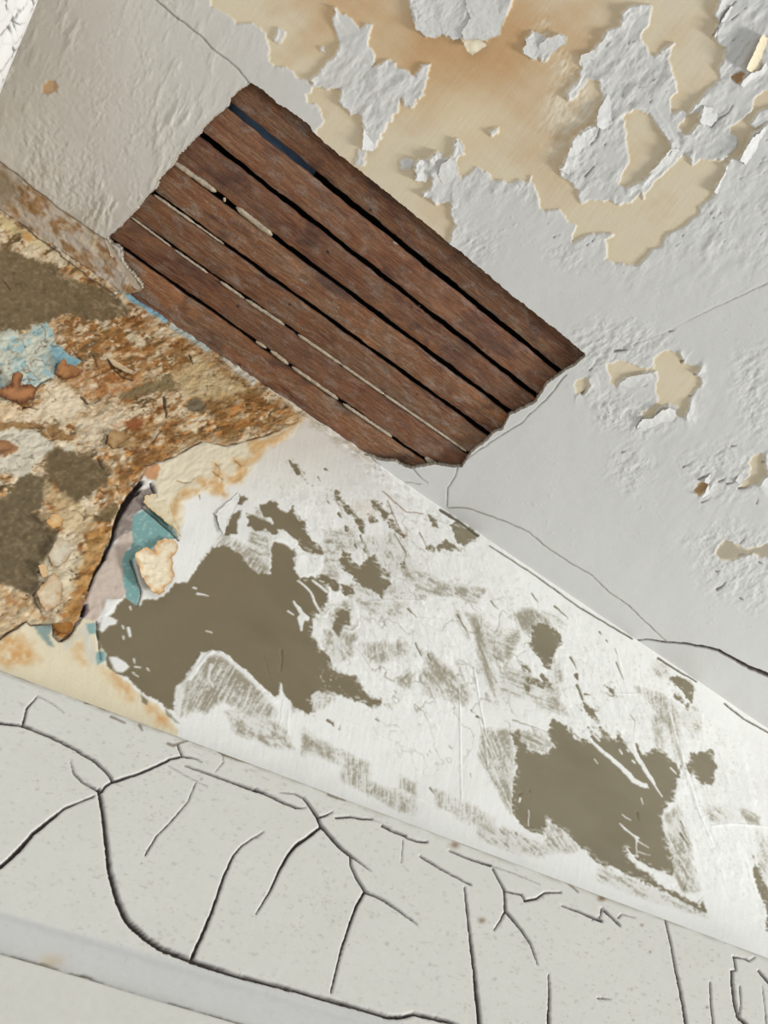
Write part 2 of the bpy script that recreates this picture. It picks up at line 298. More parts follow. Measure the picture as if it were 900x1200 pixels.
# ================================================================== WALL FIELDS
def streaks(a, dens, L=30, W=1.6, seed=1, x=None, y=None):
    n = fbm(L * 1.3, W * 1.1, a, 3, seed, x, y) * .7 + fbm(2.4, 1.8, a + 40, 2, seed + 20, x, y) * .45 + fbm(22, 11, a, 3, seed + 50, x, y) * .45
    return ss(n - (1 - 2 * dens) * .72, .42)
def wall_fields():
    canvas(130, 1180)
    W0, TA0, TB0 = (236, 237, 233), (124, 113, 89), (129, 121, 98)
    im = np.zeros((CH, CW, 3), np.float32) + rgb(W0)
    paint(im, (212, 212, 208), np.clip(fbm(60, seed=101) * .7, 0, 1) * .55)
    cw = np.clip((470 - PX) / 120, 0, 1) * np.clip((600 - PY) / 80, 0, 1)
    paint(im, (222, 216, 203), cw * .75)
    hgt = fbm(110, 60, 20, 3, seed=102) * 1.2 + fbm(5, seed=103, octv=3) * .06
    tau = np.full((CH, CW), -CAP, np.float32)
    def add(*ps):
        nonlocal tau
        for p in ps: tau = np.maximum(tau, psdf(p, 12))
    w4 = lambda p: T(60, 660, S2, p); w5 = lambda p: T(140, 480, S2, p); w6 = lambda p: T(300, 520, S9, p); w7 = lambda p: T(220, 680, S2, p)
    w8 = lambda p: T(380, 600, S2, p); w9 = lambda p: T(380, 760, S2, p); w10 = lambda p: T(560, 680, S9, p); w11 = lambda p: T(560, 820, .2, p)
    w12 = lambda p: T(660, 760, S9, p); w13 = lambda p: T(700, 880, S2, p); w14 = lambda p: T(480, 640, S9, p); w3 = lambda p: T(0, 560, S2, p)
    w2 = lambda p: T(0, 400, S2, p); w1 = lambda p: T(0, 230, S2, p); wc = lambda p: T(150, 330, .2444, p)
    add(w4([(260, 300), (300, 270), (330, 240), (360, 210), (390, 180), (440, 215), (470, 230), (490, 190), (560, 195), (600, 170), (650, 110), (720, 100), (735, 80)]) +
        [(222, 680), (238, 656), (249, 642), (262, 640), (280, 650), (300, 672), (318, 672), (318, 655), (319, 637), (332, 637), (344, 644), (346, 651), (343, 660), (350, 678), (366, 676), (384, 684)] +
        w7([(740, 60), (720, 150), (660, 190), (650, 290), (700, 360), (740, 410), (770, 470), (830, 500)]) + w9([(110, 140), (170, 150), (200, 210), (240, 250), (300, 280), (280, 310), (230, 300), (180, 270), (120, 265), (80, 240), (0, 240)]) +
        w7([(690, 580), (650, 600), (640, 640), (660, 700), (600, 690), (560, 660), (540, 640), (500, 600), (490, 550), (470, 610), (440, 615), (400, 580), (350, 520), (300, 470), (240, 440), (180, 380), (120, 370), (70, 380), (20, 460), (-20, 520)]) +
        w4([(650, 650), (640, 770), (620, 770), (560, 720), (500, 700), (450, 650), (400, 600), (330, 580), (290, 540), (290, 470), (260, 440), (240, 370)]))
    add(w6([(30, 410), (90, 385), (130, 400), (160, 440), (200, 450), (240, 420), (260, 470), (310, 520), (330, 580), (360, 620), (410, 670), (440, 720), (400, 730), (340, 710), (290, 690), (270, 640), (200, 580), (160, 560), (130, 600), (110, 600), (60, 560), (0, 570), (-60, 540), (-50, 500), (60, 510), (110, 530), (110, 490), (60, 490), (40, 450)]),
        w5([(555, 620), (600, 560), (640, 530), (620, 600), (620, 650), (560, 660)]), w5([(630, 440), (670, 470), (660, 490), (622, 500)]), w5([(670, 550), (720, 560), (760, 600), (740, 630), (680, 610)]),
        w6([(220, 115), (245, 135), (270, 140), (300, 200), (320, 235), (365, 272), (340, 265), (300, 225), (260, 190), (240, 150)]), w6([(520, 312), (560, 360), (600, 400), (650, 460), (708, 530), (705, 590), (680, 570), (655, 500), (605, 455), (560, 400), (525, 360)]),
        w6([(750, 368), (800, 385), (850, 430), (880, 465), (850, 500), (825, 450), (770, 410)]), w6([(735, 472), (760, 472), (788, 512), (750, 512)]), w6([(865, 500), (900, 490), (940, 560), (880, 555)]), w6([(585, 545), (605, 550), (605, 580), (588, 575)]), w6([(695, 685), (720, 690), (720, 715)]),
        w8([(100, 205), (130, 230), (150, 270), (190, 280), (220, 250), (260, 235), (300, 300), (345, 320), (340, 350), (300, 340), (340, 380), (300, 450), (240, 410), (180, 370), (130, 330), (75, 280)]),
        w8([(50, 510), (90, 500), (130, 520), (130, 590), (90, 610), (80, 650), (40, 610), (60, 570)]), w8([(0, 340), (50, 350), (80, 390), (60, 420), (0, 380), (-40, 330)]),
        w8([(580, 190), (640, 150), (690, 180), (708, 202), (620, 195), (600, 210)]), w8([(660, 70), (700, 55), (770, 95), (815, 120), (790, 150), (740, 178), (700, 165)]), w8([(550, 175), (592, 190), (580, 215), (540, 195)]), w8([(540, 5), (590, 40), (605, 95), (570, 80)]), w8([(340, 40), (375, 60), (420, 130), (375, 95)]),
        w8([(90, 385), (140, 390), (150, 430), (110, 440)]), w8([(395, 265), (425, 265), (425, 290), (400, 290)]),
        w10([(360, 300), (420, 280), (500, 310), (550, 370), (550, 420), (500, 470), (480, 580), (440, 580), (390, 500), (345, 450), (350, 390)]), w10([(270, 540), (340, 560), (340, 600), (290, 575)]), w10([(270, 620), (320, 650), (380, 645), (480, 685), (490, 720), (430, 705), (330, 670)]), w10([(300, 680), (345, 710), (330, 755)]), w10([(420, 615), (450, 650), (460, 700), (425, 680)]),
        w10([(705, 840), (770, 860), (750, 905), (720, 880)]), w10([(840, 695), (897, 715), (890, 765)]), w12([(130, 360), (170, 390), (200, 420), (232, 485), (190, 455), (145, 420)]),
        w11([(190, 190), (240, 180), (250, 230), (290, 290), (390, 320), (440, 270), (410, 190), (435, 100), (520, 160), (570, 230), (670, 260), (640, 240)]) +
        w12([(190, 630), (160, 520), (240, 590), (235, 520), (290, 570), (350, 630), (365, 570), (420, 640), (470, 690), (490, 640), (520, 700), (570, 680), (600, 660), (680, 700), (740, 760), (760, 830)]) +
        w13([(440, 70), (430, 120), (415, 190), (400, 260), (365, 280), (330, 360), (350, 420), (370, 500), (400, 600), (390, 650), (290, 620), (200, 560), (155, 510), (150, 550), (200, 600), (280, 660), (350, 720), (440, 760), (560, 830), (540, 850), (420, 770), (280, 710), (180, 660), (90, 620), (0, 590)]) +
        w11([(620, 870), (560, 820), (500, 760), (400, 700), (390, 800), (310, 770), (260, 750), (220, 690), (200, 620), (205, 500), (225, 400), (220, 310)]),
        w13([(480, 60), (510, 10), (530, 20), (550, 0), (600, 0), (630, 80), (605, 185), (570, 175), (545, 180), (500, 120), (470, 90)]), w12([(830, 760), (840, 690), (870, 720), (900, 780), (860, 800)]),
        w12([(700, 190), (740, 180), (840, 220), (860, 280), (840, 350), (790, 290), (730, 230)]), w12([(725, 300), (760, 300), (795, 350), (780, 370), (740, 330)]), w12([(800, 365), (825, 360), (828, 398), (803, 395)]),
        w13([(820, 560), (850, 620), (880, 700), (900, 740), (1200, 850), (1200, 1100), (890, 950), (890, 820), (850, 740), (822, 650)]), w13([(535, 830), (555, 780), (570, 850)]))
    tr = tau + WN1 * .7 + WN2 * .3 + WN3 * 1.1 + fbm(4, 2.2, 35, 2, seed=109) * 1.0 + fbm(13, 5, 52, 3, seed=108) * 2.2 * (PX > 255) + .5
    bits = np.clip(np.clip(tau + 9, 0, 9) / 9, 0, 1)
    tm = ss(tr, .8)
    frag = ss(fbm(9, 5, 40, 4, seed=110) - .62, .12) * np.clip((tau + 8) / 8, 0, 1)
    tm = np.maximum(tm, frag * (PX > 330) * .9)
    # halftone smears
    HT = [(w5([(430, 800), (540, 660), (620, 690), (720, 760), (790, 850), (700, 920), (560, 930)]), .46, 125, 12, 1.6), (w6([(0, 420), (60, 480), (100, 600), (100, 700), (90, 850), (0, 880), (-60, 700)]), .34, 20, 10, 3),
        (w7([(30, 500), (100, 400), (180, 400), (260, 460), (370, 570), (430, 640), (470, 700), (440, 740), (300, 700), (200, 640), (160, 640), (100, 700), (60, 690), (0, 700), (-20, 560)]), .55, 118, 26, 1.5),
        (w7([(200, 700), (300, 700), (480, 760), (560, 890), (440, 880), (250, 810)]), .3, 40, 8, 3), (w7([(-70, 560), (0, 500), (30, 600), (20, 720), (-50, 720)]), .22, 100, 20, 2),
        (w7([(660, 200), (760, 250), (860, 350), (900, 300), (860, 120), (760, 120), (720, 190)]), .34, 60, 7, 3), (w7([(500, 560), (640, 620), (720, 580), (780, 620), (700, 690), (560, 700)]), .3, 100, 12, 2), (w7([(600, 780), (720, 860), (800, 900), (600, 900)]), .35, 40, 10, 3),
        (w9([(90, 540), (235, 610), (235, 700), (480, 800), (480, 880), (300, 810), (100, 700)]), .42, 88, 12, 1.2), (w9([(400, 680), (490, 710), (480, 780), (400, 740)]), .42, 88, 12, 1.2), (w9([(580, 740), (690, 790), (690, 880), (590, 830)]), .30, 88, 12, 1.2), (w9([(0, 500), (80, 560), (80, 620), (0, 580), (-120, 560), (-120, 480)]), .35, 60, 8, 3),
        (w9([(700, 790), (800, 840), (900, 900), (900, 980), (690, 890)]), .25, 88, 12, 1.4),
        (w11([(20, 170), (170, 180), (210, 330), (200, 480), (190, 500), (200, 680), (140, 600), (60, 430), (0, 330)]), .40, 68, 22, 1.5), (w8([(180, 690), (440, 680), (440, 750), (330, 790), (230, 790)]), .32, 84, 14, 1.6),
        (w8([(0, 100), (160, 110), (200, 200), (100, 200), (70, 350), (0, 340)]), .34, 10, 14, 3), (w8([(100, 380), (440, 380), (440, 560), (300, 560), (180, 480)]), .24, 20, 9, 3), (w8([(380, 240), (560, 330), (620, 380), (860, 400), (800, 480), (640, 430), (480, 470)]), .30, 25, 9, 3),
        (w8([(0, 620), (140, 640), (150, 760), (60, 800), (0, 700)]), .35, 70, 9, 3), (w8([(160, 150), (440, 100), (440, 330), (280, 320)]), .18, 70, 10, 2.5),
        (w14([(380, 450), (460, 470), (500, 620), (540, 780), (570, 890), (500, 870), (450, 700), (420, 560)]), .6, 70, 18, 3), (w14([(300, 430), (340, 470), (390, 610), (360, 590)]), .45, 70, 14, 3), (w14([(470, 490), (620, 560), (620, 780), (540, 720)]), .33, 25, 16, 2),
        (w14([(80, 690), (140, 700), (250, 840), (240, 900), (120, 900)]), .4, 65, 9, 3), (w9([(500, 120), (620, 60), (780, 240), (740, 300), (600, 260), (510, 240)]), .32, 50, 10, 3), (w9([(385, 160), (440, 110), (480, 130), (450, 220), (400, 200)]), .4, 110, 8, 3), (w9([(820, 90), (860, 100), (900, 190), (900, 260)]), .5, 70, 12, 3),
        (w10([(240, 230), (280, 185), (360, 190), (430, 230), (480, 290), (360, 320), (330, 340), (270, 300)]), .68, 60, 12, 2.2), (w10([(185, 340), (265, 325), (270, 380), (230, 470), (180, 580), (168, 480)]), .62, 10, 9, 2.4), (w10([(150, 590), (270, 590), (500, 720), (570, 880), (440, 860), (330, 790), (150, 740)]), .34, 20, 18, 2), (w10([(420, 200), (500, 230), (600, 290), (560, 310), (480, 280)]), .3, 30, 10, 2), (w10([(480, 560), (500, 480), (560, 560), (540, 800), (600, 900), (460, 860)]), .22, 80, 16, 2),
        (w12([(480, 260), (680, 310), (750, 400), (760, 600), (790, 760), (740, 740), (680, 520), (580, 360)]), .46, 82, 26, 1.8), (w12([(590, 80), (700, 130), (690, 210), (610, 170)]), .3, 60, 14, 2.5), (w12([(580, 450), (640, 450), (660, 600), (650, 680), (610, 640)]), .4, 80, 10, 3), (w12([(760, 420), (880, 380), (900, 520), (840, 600)]), .18, 30, 12, 2.5),
        (w11([(240, 190), (400, 200), (430, 270), (390, 320), (300, 290)]), .55, 30, 12, 2), (w11([(390, 700), (500, 760), (600, 860), (560, 900), (390, 900)]), .3, 60, 14, 2), (w11([(0, 730), (200, 760), (380, 860), (380, 920), (200, 900), (0, 820)]), .28, 40, 10, 2.5),
        (w13([(350, 340), (430, 300), (470, 420), (490, 500), (500, 590), (520, 680), (540, 740), (440, 740), (400, 650), (370, 520)]), .42, 60, 12, 2), (w13([(550, 300), (650, 300), (760, 360), (700, 380), (600, 370)]), .30, 40, 12, 2.5), (w13([(755, 310), (850, 350), (850, 388), (790, 380)]), .6, 30, 8, 3), (w13([(0, 600), (280, 720), (560, 850), (580, 880), (300, 800), (0, 680)]), .26, 25, 12, 2.5), (w13([(840, 420), (900, 470), (900, 720), (850, 600)]), .25, 60, 9, 3)]
    for i, (p, dn, a, L, Wd) in enumerate(HT):
        m = pm(p, (1.5, 1.5, 1.2), 3)
        w_ = window(m > 0)
        if w_ is None: continue
        s = streaks(a, dn, L, Wd, 200 + i * 3, PX[w_], PY[w_])
        tm[w_] = np.maximum(tm[w_], m[w_] * s * .66)
        paint(im, (198, 196, 186), m * (.18 + dn * .45))
    # white islands and scratches back over the filler
    wi = zero()
    for pts, a, b in [(w7([(580, 0), (620, 30), (660, 85), (690, 150)]), 2.0, 3.0), (w7([(660, 0), (720, 50), (745, 70)]), 3, 3), (w7([(530, 160), (560, 180)]), 2.5, 1.5), (w7([(560, 110), (600, 170), (630, 200)]), 2, 6), (w7([(600, 200), (600, 260)]), 8, 3), (w7([(690, 150), (720, 190), (760, 150)]), 3, 4),
        (w7([(50, 70), (85, 75), (110, 82)]), 2.4, 1), (w7([(30, 38), (45, 42)]), 2.5, 2), (w7([(95, 268), (125, 275)]), 1.4, 1), (w7([(25, 475), (70, 385)]), 1.5, 1), (w7([(60, 450), (100, 400), (125, 380)]), 3.5, 4), (w7([(165, 385), (210, 410), (250, 450), (330, 520), (400, 590), (460, 640)]), 5.5, 6),
        (w7([(0, 520), (30, 490), (60, 450)]), 7, 3), (w7([(190, 580), (210, 510)]), 1.2, .8), (w7([(290, 670), (330, 545)]), 1.2, .8), (w7([(155, 640), (200, 520)]), 1.5, .8), (w7([(200, 570), (300, 650), (380, 730)]), 1, .8), (w7([(120, 450), (105, 520), (130, 560)]), 4, 3), (w7([(480, 780), (500, 640)]), 1.6, 1), (w7([(520, 820), (530, 690)]), 1.4, 1),
        (w12([(130, 560), (190, 620), (280, 700), (360, 765), (430, 830), (460, 870), (540, 905)]), 3, 6), (w12([(440, 640), (480, 700), (540, 800), (600, 895)]), 7, 3), (w13([(150, 110), (190, 160), (268, 195)]), 4.5, 1.5), (w13([(240, 90), (300, 180), (340, 240)]), 3.5, 1.5), (w12([(235, 610), (190, 560)]), 3, 2),
        (w12([(370, 670), (385, 695)]), 3, 2), (w12([(420, 668), (430, 680)]), 2, 2), (w12([(455, 740), (470, 755)]), 3, 2), (w13([(120, 385), (170, 430), (215, 460)]), 1.5, 2.5), (w13([(130, 335), (175, 365)]), 1.5, 1), (w13([(200, 460), (235, 490), (270, 510)]), 2, 1), (w13([(205, 470), (210, 560)]), 1.6, 1.2), (w13([(155, 515), (180, 550), (215, 555)]), 2.2, 1.4), (w13([(215, 530), (280, 550)]), 1.2, .8), (w13([(170, 560), (240, 610), (330, 660), (400, 690)]), 5, 9),
        (w13([(385, 90), (415, 120)]), 2, 1.4), (w13([(230, 250), (240, 280)]), 1.6, 1), (w11([(680, 350), (700, 375)]), 1.5, 1), (w11([(830, 725), (870, 760), (900, 790)]), 1.6, 1.2), (w11([(245, 580), (240, 600)]), 3.5, 2), (w11([(295, 650), (295, 740)]), 1, 1),
        (w8([(240, 474), (340, 468), (520, 466)]), 1.6, .8), (w8([(480, 560), (680, 574)]), 1, .6), (w8([(100, 620), (150, 630), (180, 600), (180, 570)]), 3, 2.5), (w8([(25, 500), (50, 495), (35, 540)]), 3, 2), (w4([(405, 345), (415, 385)]), 4.5, 3), (w4([(375, 330), (380, 345)]), 2, 2), (w4([(415, 230), (420, 245)]), 2, 1.5), (w4([(435, 505), (440, 525)]), 2, 1.5), (w4([(440, 545), (470, 550)]), 2.2, 1.4), (w4([(505, 555), (518, 568)]), 2, 1), (w4([(430, 575), (460, 600)]), 1.8, 1), (w4([(820, 360), (845, 368)]), 1.5, 1), (w4([(378, 385), (382, 400)]), 2, 2)]:
        stroke(wi, pts, a, b, .9)
    wi = np.maximum(wi, ss(rough(psdf(w4([(305, 495), (345, 495), (390, 520), (415, 545), (380, 575), (345, 575), (325, 550)])), .8, .3, .3), 1))
    wi = np.maximum(wi, ss(rough(psdf(w4([(275, 205), (380, 180), (345, 215), (330, 260), (300, 280), (350, 300), (340, 320), (300, 330), (270, 360), (250, 350), (260, 300), (275, 280)])), 1.2, .5, .6), 1))
    wi = np.maximum(wi, ss(rough(psdf(w6([(170, 560), (200, 580), (275, 650), (240, 700), (190, 660), (110, 640), (150, 600)])), 1, .5, .5), 1))
    wi = np.maximum(wi, ss(rough(psdf(w6([(240, 755), (340, 720), (440, 740), (440, 800), (400, 860), (350, 870), (300, 830)])), 1.5, 1, .6), 1) * .85)
    sprk = ss(fbm(3.2, 2.2, 40, 2, seed=120) - .8, .15) * ss(psdf(w7([(700, 560), (690, 480), (740, 420), (800, 470), (800, 600)])), 6)
    wi = np.maximum(wi, sprk)
    rag = ss(-np.abs(tau) + 3, 3) * ss(fbm(6, 2.5, 20, 3, seed=121) - .35, .15)
    wi = np.maximum(wi, rag * (PX > 350) * .9)
    taupe = np.zeros_like(im) + rgb(TA0)
    paint(taupe, TB0, np.clip((PX - 300) / 250, 0, 1))
    paint(taupe, (106, 96, 72), np.clip(fbm(80, 30, 30, 3, seed=122), 0, 1) * .35)
    T_ = tm * (1 - wi)
    paint(im, taupe, T_)
    # extra fine dark scratches / veins in the white
    vn = np.abs(fbm(38, 20, 60, 4, seed=130)); vein = ss(.035 - vn, .03) * ss(fbm(50, seed=131) + .05, .3) * ss(psdf([(380, 580), (560, 620), (680, 800), (640, 900), (500, 900), (370, 760)], 40), 30)
    paint(im, (140, 132, 110), vein * .55)
    hgt += (1 - tm) * 0.6 + wi * .6
    busy = pm([(300, 560), (440, 560), (640, 690), (800, 800), (900, 900), (900, 1080), (760, 1010), (600, 800), (500, 860), (380, 760)], (8, 6, 1), 20, cap=30)
    rl = fbm(15, 6, 55, 4, seed=133); hgt += (1 - tm) * busy * (np.floor(rl * 3.5) / 3.5 * .7 + rl * .2); hgt += (1 - tm) * fbm(7, 4, 30, 3, seed=134) * .10
    fl = ss(fbm(5, 2.6, 55, 3, seed=135) - .62, .1) * busy; paint(im, (176, 172, 158), fl * (1 - T_) * .35)
    hgt += (1 - tm) * fbm(30, 3, 100, 3, seed=132) * .12
    hgt -= vein * .4
    rid = zero()
    for pts, a, b in [(w9([(790, 100), (820, 300), (845, 430), (860, 610)]), 1.8, 1.2), (w9([(710, 200), (720, 800)]), 1.4, 1), (w8([(420, 370), (520, 480)]), 3, 3), (w11([(0, 100), (30, 200), (55, 400)]), 1.6, 1), (w12([(700, 430), (780, 720), (830, 900)]), 2.6, 3.5), (w12([(700, 310), (850, 420), (900, 520)]), 1.4, 1), (w13([(460, 80), (540, 340), (610, 500)]), 3.4, 2), (w13([(540, 360), (660, 300)]), 1, 1), (w13([(600, 400), (700, 385), (900, 400)]), 1.2, 1.2), (w12([(350, 0), (400, 210)]), 1.4, 1), (w12([(350, 300), (560, 300)]), 1, .8), (w9([(400, 740), (640, 860), (900, 990)]), 1.3, 1), (w9([(100, 380), (500, 560), (700, 700)]), .8, .6)]:
        stroke(rid, pts, a, b, .2)
    hgt += rid * .9; paint(im, (240, 241, 238), rid * .5)
    dk = zero()
    for pts, a, b in [(w13([(435, 370), (455, 410), (462, 440)]), 1.5, 1), (w13([(435, 435), (460, 475), (487, 495)]), 2.6, 1), (w13([(208, 325), (220, 370)]), 2.5, 1.2), (w13([(455, 735), (475, 670)]), 1.4, .8), (w13([(510, 820), (555, 770)]), 1, .8), (w13([(555, 810), (570, 845)]), 2, 1), (w9([(270, 372), (290, 388)]), 1.6, 1), (w9([(75, 430), (82, 400)]), 1.2, .7), (w9([(555, 735), (580, 770)]), 2, 1), (w9([(770, 325), (778, 340)]), 1.6, 1), (w9([(800, 358), (825, 372)]), 2.4, 1), (w9([(855, 640), (858, 600)]), 1, .7), (w9([(768, 660), (772, 690)]), 1, .7), (w9([(15, 380), (40, 395), (45, 410)]), 3, 3), (w7([(495, 365), (490, 480)]), 1.6, 2.4), (w7([(400, 400), (450, 580)]), .8, .6),
        (w11([(240, 555), (265, 545)]), 2.2, 1.4), (w11([(300, 530), (303, 545)]), 2, 1.4), (w11([(220, 780), (230, 800)]), 2.2, 1), (w11([(200, 120), (400, 190), (430, 240)]), 1, .7), (w12([(50, 55), (70, 90), (85, 130)]), 2.4, 1.4), (w12([(85, 175), (95, 205)]), 3.8, 3), (w12([(90, 240), (110, 300), (125, 340)]), 2.6, 3), (w12([(140, 300), (180, 305)]), 2, 1.4), (w12([(340, 0), (370, 60)]), .9, .7), (w12([(350, 90), (395, 205)]), 1.6, 1), (w12([(440, 440), (470, 480), (460, 600)]), .8, .6), (w12([(480, 630), (500, 700)]), 2.2, 1), (w10([(355, 85), (400, 145)]), 1.6, 1.2), (w10([(85, 135), (130, 190)]), 1.4, 1), (w10([(505, 170), (550, 210), (590, 245)]), 2, 1.4), (w10([(610, 505), (640, 560), (650, 590)]), 1.6, 1), (w10([(650, 620), (655, 650)]), 3.4, 3), (w10([(655, 690), (690, 790)]), 2.4, 3), (w10([(800, 340), (815, 360)]), 1.6, 1), (w10([(845, 395), (855, 410)]), 1.6, 1.2),
        (w5([(500, 550), (530, 620), (550, 665)]), 1, 1), (w5([(420, 450), (425, 480)]), 1.4, .8), (w6([(405, 215), (425, 250)]), 1.6, 1), (w6([(455, 165), (470, 172)]), 2.4, 2), (w6([(545, 460), (560, 490)]), 3, 1.6), (w6([(470, 380), (485, 400)]), 1.6, 1), (w6([(685, 605), (705, 655)]), 2.4, 1.6), (w6([(650, 665), (665, 695)]), 2.2, 1.4), (w8([(370, 120), (430, 210), (415, 260), (425, 320)]), 1.2, 1), (w8([(440, 510), (490, 560)]), 1.6, 1), (w8([(500, 110), (540, 190)]), 1.4, 1), (w8([(480, 690), (510, 760)]), 1.6, 2), (w8([(700, 540), (760, 650)]), 1.8, 1.4), (w8([(545, 750), (570, 790)]), 2, 1.4)]:
        stroke(dk, pts, a * 1.1, b * .45, .8)
    paint(im, (112, 102, 78), dk * .9); hgt -= dk * .9
    # ---- rust damage on the left
    edge = [(345, 478), (358, 484), (345, 497)] + w5([(840, 110), (760, 140), (700, 155), (640, 170), (570, 190), (500, 180), (440, 165), (390, 190), (340, 220), (290, 250), (210, 275), (140, 295), (130, 330), (110, 370), (60, 400)]) + w3([(740, 30), (700, 70), (640, 170), (600, 260), (595, 310), (560, 370), (550, 430), (490, 520), (470, 600), (440, 700), (390, 790), (330, 860), (290, 830), (280, 770), (160, 775), (140, 755), (60, 810), (0, 850), (-300, 1000)])
    RUST = [(-80, 150), (0, 215), (200, 360)] + edge
    rsd = rough(psdf(RUST), .8, .3, .5); rm = ss(rsd, 1)
    pal = np.zeros_like(im) + rgb((214, 197, 166))
    n1 = fbm(30, 16, -25, 5, seed=140); n2 = fbm(13, 8, -20, 4, seed=141); n3 = fbm(5, 3, -20, 3, seed=142)
    paint(pal, (190, 146, 96), np.clip((n1 * .7 + n2 * .6 + n3 * .3) * 2.2 + .35, 0, 1))
    paint(pal, (142, 98, 54), np.clip((n2 * .9 + n3 * .5 + n1 * .3 - .12) * 3.0, 0, 1))
    n4 = fbm(22, 10, -30, 5, seed=143); paint(pal, (112, 92, 60), np.clip((n4 + n3 * .25 - .30) * 5, 0, 1))
    n5 = fbm(11, 5, -15, 4, seed=144); paint(pal, (228, 218, 198), np.clip((n5 + n3 * .3 - .42) * 5, 0, 1) * .9)
    dkr = ss(psdf(wc([(120, 340), (260, 370), (380, 340), (560, 440), (700, 520), (850, 640), (640, 740), (480, 790), (380, 750), (150, 850), (60, 880), (100, 700), (260, 640)]), 30), 14)
    paint(pal, (126, 90, 46), dkr * np.clip(fbm(20, 11, -20, 4, seed=145) * 2.2 + .45, 0, 1) * .85)
    paint(pal, (184, 128, 70), dkr * np.clip(fbm(10, 5, -20, 3, seed=146) * 3 - .5, 0, 1) * .9)
    hf = fbm(3.0, 2.0, -20, 3, seed=147); paint(pal, (92, 62, 34), np.clip((hf + n2 * .5 - .45) * 3.0, 0, 1) * .75); paint(pal, (234, 224, 200), np.clip((-hf - n2 * .3 - .62) * 3.0, 0, 1) * .6)
    mid = pm(w1([(280, 640), (400, 640), (600, 640), (760, 600), (900, 700), (1100, 860), (1300, 1000), (1000, 1000), (700, 1000), (560, 980), (420, 1010), (330, 900), (420, 860), (330, 780)]), (6, 4, 1), 20, cap=30)
    paint(pal, (156, 106, 54), mid * np.clip(fbm(12, 6, -20, 4, seed=148) * 2.0 + .55, 0, 1) * .75); paint(pal, (112, 86, 48), mid * np.clip(fbm(9, 5, -20, 4, seed=190) * 3 - .5, 0, 1) * .8); paint(pal, (232, 222, 198), mid * np.clip(fbm(6, 3, -15, 3, seed=191) * 4 - 1.9, 0, 1) * .8)
    band2 = pm(w2([(300, 190), (400, 150), (560, 150), (700, 190), (760, 250), (620, 280), (500, 290), (380, 230)]), (5, 3, 1), 8); paint(pal, (160, 102, 54), band2 * np.clip(.7 + fbm(8, seed=192), 0, 1) * .8)
    vb = pm(w2([(700, 420), (780, 440), (860, 560), (740, 720), (620, 900), (520, 900), (600, 720), (560, 620), (660, 560)]), (5, 3, 1), 8); paint(pal, (122, 84, 44), vb * np.clip(.55 + fbm(9, 6, 120, 4, seed=193) * 1.4, 0, 1) * .8); paint(pal, (190, 132, 66), vb * np.clip(fbm(6, 4, 120, 3, seed=194) * 3 - .8, 0, 1) * .8)
    def zp(p, col, a=1.0, r=2.5, soft=2.0, tex=None):
        m = pm(p, (r * 1.3, r * .9, 2.2), soft * .7, a, cap=18.)
        if tex is not None: m = m * tex
        paint(pal, col, m); return m
    zp(wc([(200, 440), (330, 370), (480, 430), (560, 520), (470, 560), (330, 560), (230, 520)]), (214, 200, 160), .65, 4, 8)
    zp(w2([(0, 350), (110, 350), (200, 345), (250, 200), (300, 190), (370, 240), (440, 290), (420, 370), (330, 410), (200, 430), (0, 430)]), (224, 208, 180), .8, 3, 6)
    zp(w2([(0, 330), (110, 345), (170, 350), (100, 400), (0, 420)]), (216, 186, 146), .6, 3, 8)
    zp(w2([(400, 400), (520, 320), (660, 330), (680, 420), (600, 500), (520, 600), (430, 560), (400, 500)]), (216, 202, 176), .6, 4, 6)
    o1 = zp(w1([(-100, 230), (0, 250), (60, 280), (150, 310), (230, 350), (300, 360), (360, 420), (430, 450), (520, 480), (600, 520), (640, 560), (700, 600), (640, 640), (560, 650), (480, 660), (400, 640), (330, 620), (290, 640), (260, 670), (180, 680), (150, 720), (60, 700), (0, 715), (-100, 720)]), (116, 99, 70), 1, 3.5, 3)
    o2 = zp(w2([(240, 560), (330, 560), (400, 570), (470, 600), (540, 640), (590, 680), (560, 760), (500, 800), (440, 830), (400, 860), (330, 800), (270, 740), (240, 720)]), (108, 92, 65), 1, 3, 3)
    o3 = zp(w3([(-100, 130), (0, 110), (70, 60), (110, -20), (160, -30), (240, 0), (250, 70), (240, 120), (220, 160), (170, 180), (240, 230), (310, 280), (290, 350), (230, 430), (200, 480), (215, 560), (180, 610), (120, 600), (60, 570), (0, 555), (-100, 540)]), (107, 93, 68), 1, 1.5, 2)
    zp(w2([(600, 290), (700, 250), (800, 200), (900, 160), (920, 240), (760, 290), (640, 300)]), (128, 112, 80), .9)
    zp(wc([(270, 590), (330, 560), (380, 600), (370, 630), (290, 620)]), (108, 98, 78), .9, 1.2)
    zp(w2([(560, 540), (570, 500), (620, 480), (700, 500), (720, 560), (640, 560)]), (176, 146, 102), .8)
    zp(w2([(660, 420), (720, 400), (770, 440), (730, 475), (680, 460)]), (146, 88, 50), .9, 1.5)
    oli = np.maximum(np.maximum(o1, o2), o3)
    paint(pal, (146, 128, 98), oli * np.clip(fbm(3.2, seed=150, octv=3) * 1.3, 0, 1) * .8)
    hgt += oli * fbm(4, seed=149, octv=3) * .5
    paint(pal, (86, 72, 48), oli * np.clip(fbm(6, seed=151, octv=3) - .1, 0, 1) * .9)
    paint(pal, (200, 184, 156), o1 * ss(fbm(7, 3, 35, 3, seed=152) - .42, .1) * ss(psdf(w1([(0, 250), (160, 300), (700, 640), (560, 470), (200, 260), (0, 180)]), 30), 14))
